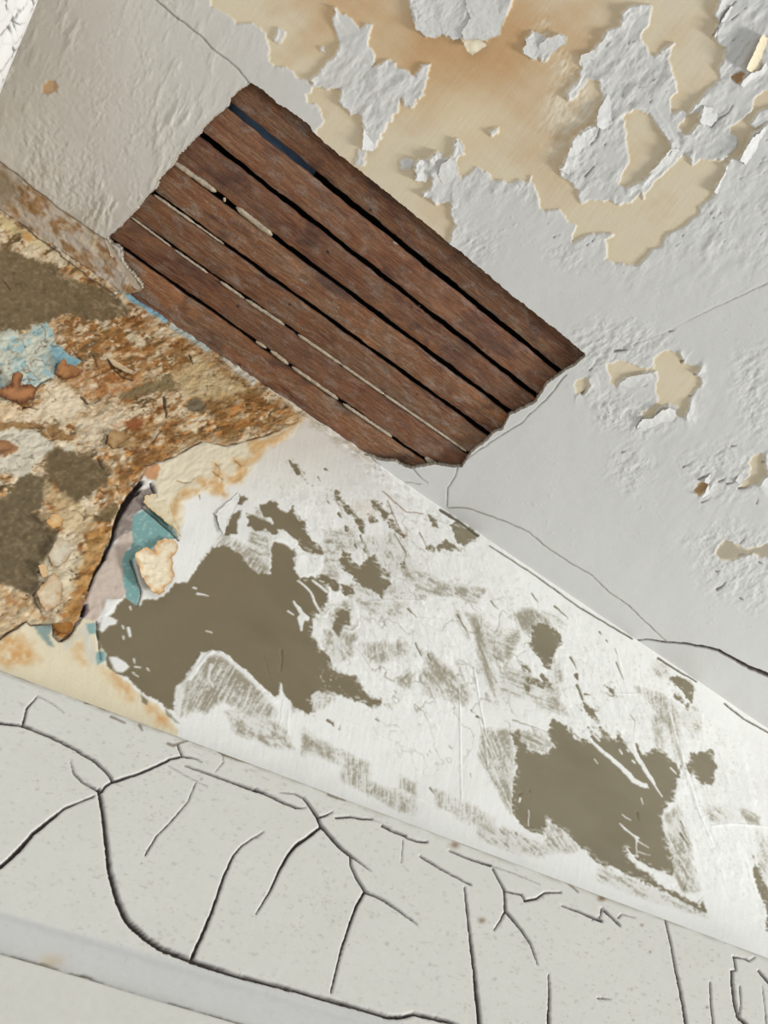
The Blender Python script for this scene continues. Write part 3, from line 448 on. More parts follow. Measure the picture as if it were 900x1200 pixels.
    p1 = zp(w2([(-100, 460), (0, 460), (80, 450), (180, 450), (230, 500), (290, 530), (270, 570), (230, 600), (190, 640), (150, 690), (90, 700), (60, 690), (-100, 680)]), (206, 200, 182), .95, 2.5, 2)
    zp(w2([(-60, 520), (0, 520), (60, 530), (100, 570), (50, 600), (-60, 590)]), (146, 100, 62), .9, 2.5)
    zp(w2([(0, 430), (180, 430), (300, 440), (390, 500), (380, 530), (290, 520), (180, 455), (0, 465)]), (146, 110, 66), .85, 3)
    zp(w2([(320, 540), (370, 530), (400, 570), (340, 575)]), (220, 210, 188), .9, 1.5)
    # blue paint
    bl = zp(w1([(-100, 720), (0, 720), (60, 700), (110, 730), (160, 715), (170, 680), (240, 665), (280, 700), (290, 760), (340, 810), (420, 870), (400, 895), (330, 880)]) + w2([(290, 180), (250, 210), (200, 240), (170, 250), (100, 250), (100, 215), (50, 210), (40, 240), (0, 255), (-100, 260)]), (198, 200, 184), 1, 1.8, 1.4)
    paint(pal, (142, 180, 188), bl * np.clip(fbm(9, seed=153, octv=4) * 2 + .15, 0, 1) * .8)
    paint(pal, (110, 160, 180), bl * ss(psdf(w1([(280, 800), (340, 830), (430, 860), (400, 900), (300, 890)])) + 3, 6) * .8)
    zp(w1([(0, 90), (60, 130), (130, 180), (250, 250), (250, 275), (180, 270), (110, 200), (0, 165)]), (212, 196, 150), .9, 1.5)
    zp(w1([(100, 170), (160, 200), (200, 250), (140, 240)]), (200, 150, 90), .8, 2)
    zp(w3([(240, 10), (330, 80), (400, 130), (520, 170), (500, 240), (430, 330), (380, 300), (310, 250), (240, 260), (230, 240), (290, 200), (280, 140), (230, 120)]), (200, 178, 138), .75, 4, 5)
    zp(w3([(320, 290), (400, 350), (450, 430), (380, 560), (340, 640), (300, 760), (230, 740), (190, 630), (230, 560), (200, 480), (240, 430)]), (212, 200, 172), .75, 3, 5)
    zp(w3([(480, 250), (600, 250), (590, 320), (550, 400), (500, 500), (460, 600), (440, 700), (390, 780), (330, 740), (400, 600), (420, 480)]), (178, 130, 68), .7, 4, 6)
    zp(w3([(280, 770), (380, 760), (385, 800), (330, 855), (290, 830)]), (168, 112, 48), .9, 1.5)
    zp(w3([(510, 200), (600, 120), (640, 160), (600, 220), (540, 240)]), (118, 100, 66), .9, 2)
    zp(w3([(-60, 560), (60, 570), (120, 600), (180, 615), (215, 680), (230, 770), (160, 775), (140, 755), (60, 810), (-60, 850)]), (216, 198, 164), .65, 2, 4)
    paint(pal, (186, 132, 78), ss(psdf(w3([(-60, 560), (60, 570), (120, 600), (180, 615), (215, 680), (230, 770), (160, 775), (140, 755), (60, 810), (-60, 850)])), 5) * np.clip(fbm(14, seed=154, octv=4) * 2.4 - .1, 0, 1) * .7)
    paint(im, pal, rm)
    tq = fbm(13, 7, -25, 4, seed=155); hr = np.floor(tq * 4) / 4 + fbm(5, seed=156, octv=3) * .22
    hgt = hgt * (1 - rm) + rm * (hr * 2.2 * (1 - oli * .75) + fbm(3, seed=157, octv=2) * .28 + (1 - oli) * .8 - 1.2)
    hgt += bl * rm * .4
    cv = np.abs(fbm(34, 20, 15, 4, seed=158)); cvm = ss(.02 - cv, .02) * rm * (1 - oli) * ss(fbm(40, seed=159), .3)
    paint(im, (92, 66, 40), cvm * .8); hgt -= cvm * 1.5
    # ---- cream peel, teal, pink, lower left patches
    def lay(p, col, a=1.0, r=(1, .4, .5), soft=1.0, h=0.0):
        nonlocal hgt
        m = pm(p, r, soft, a); paint(im, col, m)
        if h: hgt = hgt + m * h
        return m
    crm = lay(w5([(140, 295), (210, 275), (290, 250), (340, 220), (390, 190), (440, 165), (500, 180), (570, 190), (640, 170), (700, 155), (760, 140), (840, 110), (960, 20), (960, 60), (880, 160), (760, 200), (720, 260), (700, 310), (640, 390), (560, 400), (545, 440), (480, 430), (430, 445), (390, 470), (340, 500), (330, 600), (310, 690), (280, 640), (220, 590), (170, 550), (120, 500), (130, 460), (190, 440), (180, 380), (200, 340)]), (226, 216, 190), 1, (2, 1, .6), 3, .6)
    st = zero()
    for p, a, b in [(w5([(400, 430), (340, 445), (300, 480), (285, 540), (290, 610)]), 9, 7), (w5([(545, 440), (530, 380), (515, 330), (505, 290)]), 16, 6), (w5([(600, 265), (650, 300), (640, 320)]), 7, 9), (w5([(760, 190), (700, 170), (730, 230), (640, 330), (620, 380), (560, 370)]), 13, 9), (w5([(960, 30), (880, 110), (800, 170)]), 12, 14), (w5([(400, 370), (450, 390), (500, 420)]), 5, 14)]: stroke(st, p, a, b, 1.5)
    for _ in range(3): st = (st + np.roll(st, 2, 0) + np.roll(st, -2, 0) + np.roll(st, 2, 1) + np.roll(st, -2, 1)) / 5
    paint(im, (206, 160, 102), st * .8 * np.clip(.75 + fbm(7, seed=160), 0, 1)); hgt += crm * fbm(18, 9, -30, 3, seed=161) * 1.2
    c3 = zero()
    for p, a, b in [(w5([(300, 375), (340, 385), (375, 385), (395, 360)]), 1.2, .8), (w5([(500, 285), (525, 310), (520, 330)]), 1, .8), (w5([(490, 330), (540, 370)]), 1.6, 1), (w5([(605, 268), (640, 300)]), 1.6, 1)]: stroke(c3, p, a, b, .3)
    paint(im, (120, 84, 50), c3 * .7); hgt -= c3
    ed = zero(); stroke(ed, edge[3:], 2.0, 1.4, .8); paint(im, (70, 42, 22), ed * .75 * np.clip(.7 + fbm(9, seed=165) * 1.3, 0, 1)); hgt -= ed * 1.2
    lay(w5([(130, 300), (200, 285), (218, 320), (190, 370), (150, 370), (128, 345)]), (202, 152, 110), 1)
    teal = lay(w3([(700, 200), (770, 165), (830, 190), (900, 250), (940, 310), (900, 330), (850, 330), (800, 370), (790, 400), (740, 390), (700, 430), (720, 530), (745, 600), (725, 670), (660, 630), (640, 560), (630, 400), (690, 380), (690, 290)]), (124, 166, 164), 1, (1, .4, .5), 1, -.6)
    paint(im, (168, 196, 192), teal * ss(fbm(4, 2.5, -30, 3, seed=162) - .5, .1) * .8)
    pk = lay(w3([(640, 290), (700, 280), (705, 340), (660, 390), (640, 430), (650, 560), (668, 600), (650, 640), (560, 640), (540, 700), (510, 760), (440, 750), (440, 700), (470, 600), (490, 530), (540, 460), (570, 400), (590, 370), (610, 350)]), (204, 188, 174), 1, (1.2, .5, .5), 1, -.2)
    mv = lay(w3([(700, 60), (760, 60), (810, 40), (825, 80), (790, 110), (750, 160), (700, 200), (690, 280), (640, 300), (600, 340), (600, 280), (640, 190)]), (140, 128, 122), 1, (1, .4, .5), 1, -.8)
    paint(im, (176, 164, 154), (mv + pk * .3) * np.clip(fbm(4, 8, 30, 3, seed=163) * 2, 0, 1) * .8)
    lay(w3([(430, 640), (455, 660), (470, 700), (445, 740), (430, 720)]), (120, 100, 110), .8); hgt += (pk + mv) * fbm(6, seed=166, octv=3) * .6
    cr2 = [(-80, 790), (-80, 740)] + w3([(0, 850), (60, 810), (140, 755), (160, 775), (280, 770), (290, 830), (330, 862), (390, 800), (440, 740), (510, 760), (505, 830), (530, 900)]) + w4([(250, 400), (262, 450), (285, 480), (285, 530), (330, 575), (400, 620), (450, 680), (500, 720), (560, 750), (610, 800), (670, 880)]) + [(206, 880), (0, 840), (-80, 800)]
    bl_ = lay(cr2, (228, 217, 188), 1, (1.2, .5, .6), 1, .2)
    im2 = np.clip(fbm(16, 10, 30, 4, seed=170) * 2 - .1, 0, 1)
    for p, a in [(w3([(-60, 860), (50, 820), (170, 880), (200, 960), (60, 1000), (-60, 960)]), .9), (w4([(270, 570), (330, 580), (420, 650), (440, 720), (380, 720), (330, 640)]), .8), (w4([(500, 740), (600, 800), (640, 870), (560, 860), (520, 800)]), .85), (w4([(90, 380), (160, 370), (190, 440), (190, 540), (120, 520)]), .6)]:
        paint(im, (208, 158, 98), ss(rough(psdf(p), 3, 2, 1), 7) * a * bl_ * np.clip(.6 + fbm(9, seed=171), 0, 1))
    lay(w4([(60, 430), (150, 350), (190, 320), (215, 400), (235, 480), (225, 550), (195, 520), (160, 380), (60, 480)]), (214, 210, 196), .9, (2, 1, .5), 2)
    lay(w3([(175, 775), (270, 770), (275, 800), (250, 830), (285, 890), (250, 880), (200, 820)]), (126, 150, 148), .85, (2, 1, .5), 1.5)
    lay(w4([(180, 320), (235, 318), (242, 370), (200, 372)]), (132, 168, 166), .9); lay(w4([(232, 470), (278, 468), (288, 515), (245, 535)]), (132, 172, 172), 1)
    lay(w4([(470, 690), (505, 730), (500, 750), (475, 735)]), (120, 112, 92), .9); lay(w4([(600, 770), (680, 850), (650, 840), (600, 800)]), (130, 122, 98), .8)
    bc = zero()
    for p, a, b in [(w3([(-60, 880), (0, 850), (40, 815), (90, 795), (140, 752), (160, 775), (200, 772), (280, 770)]), 1.8, 1.6), (w3([(180, 612), (190, 650), (210, 680), (225, 720)]), 1.6, 1), (w3([(280, 775), (280, 830), (310, 862), (350, 845), (390, 800), (440, 725)]), 2.2, 1.2), (w3([(510, 760), (515, 830), (525, 900)]), 2, 1.4), (w3([(520, 880), (530, 960)]), 1, 1), (w3([(180, 615), (215, 565)]), 2, 1.2), (w5([(120, 515), (170, 555), (220, 600), (270, 640), (310, 690)]), 1.6, 1.6), (w3([(690, 440), (720, 520), (745, 600), (728, 672)]), 2.0, 1.2),
        (w2([(560, 540), (570, 500), (620, 480)]), 1.4, .8), (w2([(575, 95), (590, 140), (640, 180), (700, 200)]), 1.8, 1.2), (w2([(430, 290), (465, 325)]), 3.5, 2), (w2([(380, 40), (430, 100)]), 1.4, 1), (w2([(490, 70), (515, 130)]), 2, 1), (w2([(180, 260), (215, 220), (270, 190)]), 1.8, 1.2), (w2([(300, 120), (290, 170)]), 1.5, 1), (w2([(130, 340), (200, 355)]), 1.6, .8), (w2([(520, 620), (545, 665)]), 3, 1.5), (w2([(865, 290), (880, 380)]), 3, 1.5), (w2([(800, 540), (850, 470)]), 1, .8), (w1([(20, 440), (60, 490)]), 1.4, .8), (wc([(295, 350), (310, 395)]), 2.4, 1), (wc([(180, 560), (185, 650)]), 2.4, 1.2)]: stroke(bc, p, a, b, .6)
    paint(im, (58, 42, 30), bc * .85); hgt -= bc * 1.8
    bk = zero(); stroke(bk, w3([(745, 25), (700, 80), (660, 140)]), 5, 8, .8); stroke(bk, w3([(665, 130), (630, 200), (603, 270), (600, 310)]), 8, 3, .5); stroke(bk, w3([(600, 310), (585, 350), (560, 395), (550, 425)]), 3, 5, .5); stroke(bk, w3([(550, 425), (500, 510), (470, 590)]), 2.6, 1.4, .5); stroke(bk, w3([(455, 670), (435, 725)]), 4, 3, .5)
    stroke(bk, w3([(700, 40), (740, 70), (700, 100)]), 2, 2, .5); stroke(bk, w3([(795, 30), (820, 100)]), 2.5, 1.5, .4)
    paint(im, (28, 22, 20), bk * .95); hgt -= bk * 6
    # ---- top edge of the wall: broken arris, blue stripe, dark joint
    yl = PY - wallline(PX)
    left = PX < 440
    topz = np.clip((14 - yl) / 10, 0, 1) * left
    paint(im, (200, 190, 168), topz * np.clip(.45 + fbm(9, 4, 35, 4, seed=180) * 1.4, 0, 1) * .85); hgt += topz * fbm(12, 4, 35, 4, seed=181) * 1.6
    lay(w1([(630, 500), (700, 500), (760, 540), (850, 600), (900, 640), (880, 670), (800, 620), (740, 575), (690, 555)]), (132, 176, 196), .95, (1, .3, .5), 1.5)
    lay(wc([(200, 200), (260, 215), (340, 270), (400, 320), (380, 330), (280, 270), (220, 230)]), (168, 192, 196), .7, (1, .3, .5), 1.5)
    lay(wc([(455, 340), (540, 400), (620, 470), (600, 500), (540, 450), (460, 375)]), (206, 204, 192), .85, (1.2, .5, .5), 1.2, 1.0)
    ln = zero(); stroke(ln, [(-80, 182), (0, 243), (28, 262), (40, 275), (65, 292), (85, 310), (110, 328), (135, 345)], 2.4, 1.6, .8)
    stroke(ln, w8([(610, -10), (700, 45), (810, 125)]), 4, 2.4, .3); stroke(ln, T(550, 620, .3889, [(60, 50), (200, 140), (330, 235), (490, 330)]), 1.2, 1.8, .3); stroke(ln, T(700, 700, S2, [(320, 320), (420, 385), (520, 445)]), 2.2, 1.6, .3); stroke(ln, T(700, 700, S2, [(670, 560), (770, 640), (880, 700), (1100, 850)]), 2, 1.4, .3); stroke(ln, w8([(240, 330), (330, 400)]), .1, .1)
    paint(im, (74, 66, 52), ln * .85); hgt -= ln * 1.5
    gr = ss(psdf([(360, 480), (430, 520), (500, 590), (560, 640), (520, 620), (420, 550)]), 5); hgt += gr * fbm(14, 5, 40, 3, seed=182) * 1.8
    lay(w8([(160, 0), (220, 40), (280, 20), (240, -60), (140, -60)]), (226, 220, 206), .6, (1, .5, .5), 3); c4 = zero(); stroke(c4, T(420, 480, S2, [(125, 430), (180, 480), (250, 540), (340, 550)]), 1.4, 1, .5); stroke(c4, T(420, 480, S2, [(150, 480), (200, 600), (240, 680)]), 1.2, 1, .6); paint(im, (128, 98, 78), c4 * .7); hgt -= c4
    return im, hgt

# ================================================================== TRIM FIELDS
def trim_fields():
    canvas(740, 1260)
    im = np.zeros((CH, CW, 3), np.float32) + rgb((226, 226, 218))
    paint(im, (214, 213, 204), np.clip(fbm(120, seed=300), 0, 1) * .4)
    paint(im, (170, 164, 150), ss(fbm(7, 3, 20, 3, seed=301) - .72, .2) * .45)
    sp = ss(fbm(3.5, 2, 20, 2, seed=302) - .88, .12) * np.clip(fbm(60, seed=303) + .45, 0, 1); paint(im, (160, 138, 112), sp * .55)
    hgt = fbm(140, 60, 20, 3, seed=304) * .5 + fbm(12, 7, 20, 3, seed=305) * .06
    cr = zero(); c3 = lambda p: T(0, 700, 1 / 3., p); c8 = lambda p: T(0, 880, .35556, p); t7 = lambda p: T(300, 880, S2, p); t5 = lambda p: T(500, 850, .4444, p); t9 = lambda p: T(700, 1000, S2, p)
    L = [(c3([(-120, 440), (0, 440), (80, 450), (170, 485), (260, 530), (340, 580), (380, 620), (397, 645)]), 3.2, 2.6), (c3([(395, 648), (480, 622), (550, 592), (600, 567), (640, 558)]), 3.0, 2.4), (c3([(640, 558), (690, 568), (710, 580)]), 2, .6), (c3([(395, 648), (370, 665), (360, 682), (345, 680)]), 2.6, 2.6),
        (c3([(348, 675), (365, 780), (380, 905)]), 4.2, 4.2), (c3([(348, 682), (290, 650), (260, 620), (248, 575)]), 2.6, .6), (c3([(330, 700), (230, 740), (170, 790), (110, 840), (50, 900)]), 1.2, 3.4), (c3([(80, 450), (95, 390), (130, 350)]), 2.4, 1), (c3([(130, 345), (180, 370), (225, 405)]), .8, .5), (c3([(690, 650), (660, 720), (600, 790), (550, 840), (512, 905)]), .8, 1.3),
        (c3([(650, 590), (740, 622), (820, 652), (905, 682)]), 1.2, 3.2), (c3([(625, 520), (640, 558)]), 1.6, 1.2), (c3([(590, 590), (660, 630), (730, 665)]), .7, .5), (c3([(780, 550), (785, 580), (755, 615)]), .7, .5),
        (c8([(340, 200), (350, 300), (362, 400), (388, 495), (420, 560), (480, 617)]), 4.4, 6.8), (c8([(480, 617), (530, 650), (630, 690), (760, 735), (900, 770)]), 6.8, 4.4), ([(320, 1154), (360, 1165), (400, 1176), (455, 1192), (470, 1192), (485, 1188), (525, 1197), (560, 1212)], 4.4, 4.6), (c8([(0, 383), (70, 322), (110, 270), (190, 208)]), 4.6, 3.2), ([(-50, 1040), (0, 1016)], 5, 4.6),
        (c8([(632, 688), (670, 600), (700, 530), (720, 470), (740, 410), (770, 345)]), 4.6, 2.4), (c8([(770, 345), (800, 310), (870, 265)]), 1.8, .6),
        (t7([(-5, 203), (80, 240), (150, 275), (210, 298)]), 3.4, 2.4), (t7([(210, 298), (240, 302), (265, 298)]), 1.6, .6), (t7([(120, 218), (200, 225), (250, 250)]), .6, 1.4), (t7([(250, 250), (290, 300), (325, 350), (345, 402)]), 2, 4), (t7([(330, 352), (370, 340), (405, 322)]), 2.4, .8), (t7([(345, 400), (280, 450), (210, 500)]), 3.4, 4), (t7([(210, 500), (170, 550), (120, 640), (80, 730), (0, 860)]), 4, .9), (t7([(345, 400), (400, 460), (450, 515), (495, 550)]), 4, 3.2), (t7([(495, 550), (550, 590), (610, 635)]), 2, .5),
        (t7([(498, 550), (500, 600), (530, 670), (575, 742)]), 2, 2.8), (t7([(575, 742), (530, 820), (500, 905)]), 3.2, 3) , ([(411, 1080), (400, 1115), (388, 1163)], 2.8, 1.8), (t7([(575, 742), (660, 780), (750, 840), (850, 915)]), 3, .8), (t7([(420, 352), (500, 346), (560, 358), (612, 360)]), 2.2, 1.8), (t7([(612, 362), (665, 380)]), .5, .5), (t7([(665, 393), (730, 425), (790, 450)]), 2.6, 2.4), (t7([(795, 458), (850, 475), (905, 480)]), 2, 1.8), ([(492, 1003), (520, 1020), (552, 1037)], 1.8, 1.2), (t7([(775, 470), (765, 590)]), .7, .5), (t7([(0, 460), (40, 430)]), .7, .5),
        (t5([(60, 330), (110, 350), (170, 370)]), 1.6, 2.4), (t5([(170, 370), (230, 390), (300, 420)]), .7, .5), (t5([(175, 378), (205, 435), (208, 490)]), 1.4, 3), (t5([(208, 490), (195, 515), (178, 540)]), 2.2, .9), (t5([(208, 490), (250, 540), (275, 580), (292, 630)]), 2.8, .9), (t5([(208, 437), (250, 447), (258, 460)]), 2, 1.2), (t5([(258, 463), (290, 457), (312, 441), (355, 440)]), 3, 1.2), (t5([(100, 428), (110, 520), (125, 640), (142, 800)]), 1.4, 5.6), (t5([(322, 658), (324, 720), (321, 800)]), 1, 4), (t5([(355, 475), (400, 490), (462, 516)]), 1.4, 3), (t5([(465, 482), (455, 514)]), 1, .8), (t5([(468, 488), (512, 528)]), 2, .9),
        (t9([(355, 338), (390, 480), (410, 600), (440, 730), (465, 880), (475, 930)]), 1.2, 3.4), (t9([(595, 680), (598, 770), (612, 920)]), 1.2, 1.6), (t9([(718, 540), (732, 615), (708, 622)]), 2, 1.6), (t9([(710, 620), (713, 700), (722, 780), (740, 860), (790, 905)]), 3, 3.4), (t9([(722, 545), (780, 555), (800, 568), (832, 548)]), 1.8, 1), (t9([(752, 700), (756, 800), (745, 880)]), 1, 1), (t9([(850, 618), (905, 684)]), 2.4, 2.4), (t9([(20, 290), (18, 330), (-30, 355)]), 1, .7), (t9([(40, 300), (120, 385)]), 1.4, .7), (t9([(110, 340), (130, 320), (200, 340)]), 1, .6), (t9([(0, 765), (75, 768)]), 1.4, .6), (t9([(890, 900), (870, 700)]), .8, .6)]
    for i, (p, a, b) in enumerate(L): stroke(cr, p, a * .84, b * .84, .35 if max(a, b) > 1 else .2, i)
    soft = (cr + np.roll(cr, 1, 0) + np.roll(cr, -1, 0) + np.roll(cr, 1, 1) + np.roll(cr, -1, 1)) / 5
    hgt -= cr * 3.0; paint(im, (48, 38, 36), np.clip(cr * 1.05, 0, 1) * .93)
    paint(im, (150, 142, 138), soft * (1 - cr) * .5)
    d = PY - (783 + .3735 * PX)
    ed = np.clip((9 - d) / 9, 0, 1) * ss(fbm(20, 5, 20, 3, seed=306) + .0, .5); paint(im, (128, 118, 98), ed * .55)
    for p in [(c3([(300, 370), (340, 375), (370, 395)])), c3([(390, 420), (440, 442)]), c3([(490, 450), (500, 468)]), c3([(590, 515), (610, 522), (660, 505)]), c3([(770, 545), (830, 570), (890, 585)]), t7([(380, 60 + 170), (470, 262)]), t5([(370, 410), (400, 440)])]:
        s = zero(); stroke(s, p, 3.4, 2, .8); paint(im, (112, 102, 84), s * .7)
    for x, y, r in [(t5([(75, 315)])[0] + (5,)), (t5([(463, 455)])[0] + (4,)), (t5([(145, 515)])[0] + (4,)), (t9([(25, 235)])[0] + (4,)), (t9([(278, 520)])[0] + (1.6,)), (t9([(578, 812)])[0] + (1.8,)), (t9([(600, 768)])[0] + (1.4,)), (t9([(235, 378)])[0] + (2,)), (236, 913, 1.3), (166, 1012, 1)]:
        m = np.exp(-(((PX - x) ** 2 + ((PY - y) * 1.3) ** 2) / r ** 2)); paint(im, (132, 106, 84), m * .75)
    band = pm([(-60, 1050), (0, 1070), (60, 1086), (110, 1099), (175, 1117), (320, 1158), (460, 1196), (560, 1224), (300, 1204), (215, 1180), (165, 1167), (100, 1142), (60, 1132), (0, 1118), (-60, 1101)], (.5, .5, .2), 2)
    paint(im, (210, 211, 210), band * .7)  # cooler grey puts the shade of the turned band into its colour
    low = pm([(-60, 1104), (0, 1121), (60, 1134), (100, 1146), (165, 1170), (300, 1206), (320, 1260), (-60, 1260)], (.5, .5, .2), 2); paint(im, (222, 221, 212), low * .8); hgt += low * .8
    rg = zero(); stroke(rg, [(-60, 1100), (0, 1117), (25, 1122), (60, 1131), (75, 1140), (100, 1141), (130, 1155), (165, 1166)], 4.0, 3.0, 1.0); stroke(rg, [(165, 1166), (215, 1178), (300, 1202)], 2.6, 1.6, 1.2)
    paint(im, (112, 106, 92), rg * .9); hgt -= rg * 1.2
    m = np.exp(-(((PX - 62) / 14) ** 2 + ((PY - 1123) / 8) ** 2)); paint(im, (206, 190, 162), m * .7)
    return im, hgt

# ================================================================== MESH BUILDING
def to_px(Pr):
    """camera-relative world coords (n,3) -> pixel x, y, depth"""
    c = Pr @ R      # cam = sum world_i * row_i
    z = np.where(c[:, 2] > 1e-3, c[:, 2], np.nan)
    return F * c[:, 0] / z + 450, F * c[:, 1] / z + 600, c[:, 2]
def sample(A, x, y):
    fx = np.clip(x - OX, 0, CW - 1.001); fy = np.clip(y - OY, 0, CH - 1.001)
    xi = fx.astype(np.int32); yi = fy.astype(np.int32); tx = fx - xi; ty = fy - yi
    if A.ndim == 3: tx = tx[:, None]; ty = ty[:, None]
    return (A[yi, xi] * (1 - tx) + A[yi, xi + 1] * tx) * (1 - ty) + (A[yi + 1, xi] * (1 - tx) + A[yi + 1, xi + 1] * tx) * ty
def lines(a, b, block, sub):
    out = []; blk = []
    n = int(math.ceil((b - a) / block)); block = (b - a) / n
    idx = [0]
    for i in range(n):
        x0 = a + i * block; k = max(1, int(round(block / sub(x0 + block / 2))))
        out += [x0 + block * j / k for j in range(k)]; blk += [i] * k; idx.append(len(out))
    out.append(b)
    return np.array(out), np.array(blk), np.array(idx)
def surface(name, mat, ua, ub, va, vb, usub, vsub, place, img, hgt, basecol, hole=None, rim=0.0, flip=False, hscale=.001, extra=None, margin=8):
    """tensor grid; dense where the field canvas covers it, coarse quads beyond; place(u,v,h) -> world-rel coords"""
    us, ub_, ui = lines(ua, ub, .06, usub); vs_, vb_, vi = lines(va, vb, .06, vsub)
    U, V = np.meshgrid(us, vs_); nu, nv = len(us), len(vs_)
    u = U.ravel(); v = V.ravel()
    P0 = place(u, v, np.zeros_like(u)); x, y, z = to_px(P0)
    ok = (x > OX + margin) & (x < OX + CW - margin) & (y > OY + margin) & (y < OY + CH - margin) & np.isfinite(x)
    ok2 = ok.reshape(nv, nu)
    nbu, nbv = len(ui) - 1, len(vi) - 1
    blk = np.zeros((nbv, nbu), bool)
    for j in range(nbv):
        for i in range(nbu): blk[j, i] = ok2[vi[j]:vi[j + 1] + 1, ui[i]:ui[i + 1] + 1].any()
    cell = blk[vb_][:, ub_]                      # (nv-1, nu-1)
    xs = np.where(np.isfinite(x), x, -9999); ys = np.where(np.isfinite(y), y, -9999)
    inb = ((xs > OX) & (xs < OX + CW - 1) & (ys > OY) & (ys < OY + CH - 1)).astype(np.float32)
    lx, hx, ly, hy = OX, OX + CW - 2, OY, OY + CH - 2
    dist = np.hypot(np.maximum(0, np.maximum(lx - xs, xs - hx)), np.maximum(0, np.maximum(ly - ys, ys - hy)))
    xr = np.where(xs < lx, 2 * lx - xs, np.where(xs > hx, 2 * hx - xs, xs)); yr = np.where(ys < ly, 2 * ly - ys, np.where(ys > hy, 2 * hy - ys, ys))
    wt = np.exp(-dist / 160.)[:, None]      # beyond the worked area the paint carries on, fading to the plain coat
    col = s2l(sample(img, xr, yr)) * wt + s2l(rgb(basecol)) * (1 - wt)
    h = sample(hgt, xs, ys) * inb * hscale
    if extra is not None: h = h + extra(u, v)
    holecell = np.zeros_like(cell)
    if hole is not None:
        hs = np.where(inb > 0, sample(hole, xs, ys), -24.).reshape(nv, nu)
        allin = (hs[:-1, :-1] > 0) & (hs[1:, :-1] > 0) & (hs[:-1, 1:] > 0) & (hs[1:, 1:] > 0)
        holecell = allin
        gv, gu = np.gradient(hs, vs_, us)
        g2 = gu * gu + gv * gv + 1e-3
        keep = cell & ~holecell
        kv = np.zeros((nv, nu), bool); kv[:-1, :-1] |= keep; kv[1:, :-1] |= keep; kv[:-1, 1:] |= keep; kv[1:, 1:] |= keep
        mv = kv & (hs > 0)
        du = np.where(mv, -hs * gu / g2, 0); dv = np.where(mv, -hs * gv / g2, 0)
        mx = .003; du = np.clip(du, -mx, mx); dv = np.clip(dv, -mx, mx)
        u = u + du.ravel(); v = v + dv.ravel()
    P = place(u, v, h)
    keep = cell & ~holecell
    J, I = np.nonzero(keep); a = J * nu + I
    Q = np.stack([a, a + 1, a + nu + 1, a + nu], 1)
    cj, ci = np.nonzero(~blk)
    if len(cj):
        C = np.stack([vi[cj] * nu + ui[ci], vi[cj] * nu + ui[ci + 1], vi[cj + 1] * nu + ui[ci + 1], vi[cj + 1] * nu + ui[ci]], 1); Q = np.concatenate([Q, C])
    if flip: Q = Q[:, ::-1]
    if hole is not None and rim > 0:
        e = []
        for (dj, di, k0, k1) in [(0, 1, (0, 1), (1, 1)), (0, -1, (1, 0), (0, 0)), (1, 0, (1, 1), (1, 0)), (-1, 0, (0, 0), (0, 1))]:
            nb = np.zeros_like(keep)
            sj = slice(max(0, -dj), keep.shape[0] - max(0, dj)); si = slice(max(0, -di), keep.shape[1] - max(0, di))
            tj = slice(max(0, dj), keep.shape[0] + min(0, dj)); ti = slice(max(0, di), keep.shape[1] + min(0, di))
            nb[sj, si] = holecell[tj, ti]
            jj, ii = np.nonzero(keep & nb)
            e.append(np.stack([(jj + k0[0]) * nu + ii + k0[1], (jj + k1[0]) * nu + ii + k1[1]], 1))
        e = np.concatenate(e); vv, inv = np.unique(e, return_inverse=True); inv = inv.reshape(e.shape)
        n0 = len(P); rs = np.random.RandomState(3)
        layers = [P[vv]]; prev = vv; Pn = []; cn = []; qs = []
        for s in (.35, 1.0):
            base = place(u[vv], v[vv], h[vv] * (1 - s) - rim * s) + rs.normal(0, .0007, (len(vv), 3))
            Pn.append(base); cn.append(np.tile(s2l(rgb((204, 196, 178) if s < .5 else (84, 72, 60))), (len(vv), 1)))  # upper rim layer darker, shade of the recess painted into its colour
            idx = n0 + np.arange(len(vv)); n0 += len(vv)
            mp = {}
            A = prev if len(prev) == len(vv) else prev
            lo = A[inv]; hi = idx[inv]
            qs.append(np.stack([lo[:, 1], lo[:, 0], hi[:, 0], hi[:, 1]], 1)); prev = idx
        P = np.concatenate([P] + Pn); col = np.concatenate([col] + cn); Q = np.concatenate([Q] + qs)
    used = np.zeros(len(P), bool); used[Q.ravel()] = True; remap = np.cumsum(used) - 1
    P = P[used]; col = col[used]; Q = remap[Q]
    return mesh_np(name, P + [0, 0, CZ], Q, col, mat)
def mesh_np(name, P, Q, col, mat, smooth=True):
    me = bpy.data.meshes.new(name)
    me.vertices.add(len(P)); me.vertices.foreach_set('co', np.ascontiguousarray(P, np.float32).ravel())
    k = Q.shape[1]; me.loops.add(Q.size); me.loops.foreach_set('vertex_index', np.ascontiguousarray(Q, np.int32).ravel())
    me.polygons.add(len(Q)); me.polygons.foreach_set('loop_start', np.arange(0, Q.size, k, dtype=np.int32))
    me.polygons.foreach_set('loop_total', np.full(len(Q), k, np.int32))
    if smooth: me.polygons.foreach_set('use_smooth', np.ones(len(Q), bool))
    me.update(calc_edges=True)
    if col is not None:
        at = me.color_attributes.new('Col', 'FLOAT_COLOR', 'POINT')
        at.data.foreach_set('color', np.concatenate([col, np.ones((len(col), 1))], 1).astype(np.float32).ravel())
    me.materials.append(mat)
    o = bpy.data.objects.new(name, me); scene.collection.objects.link(o)
    return o
def tag(o, label=None, cat=None, group=None, kind=None):
    if label: o['label'] = label
    if cat: o['category'] = cat
    if group: o['group'] = group
    if kind: o['kind'] = kind
    return o

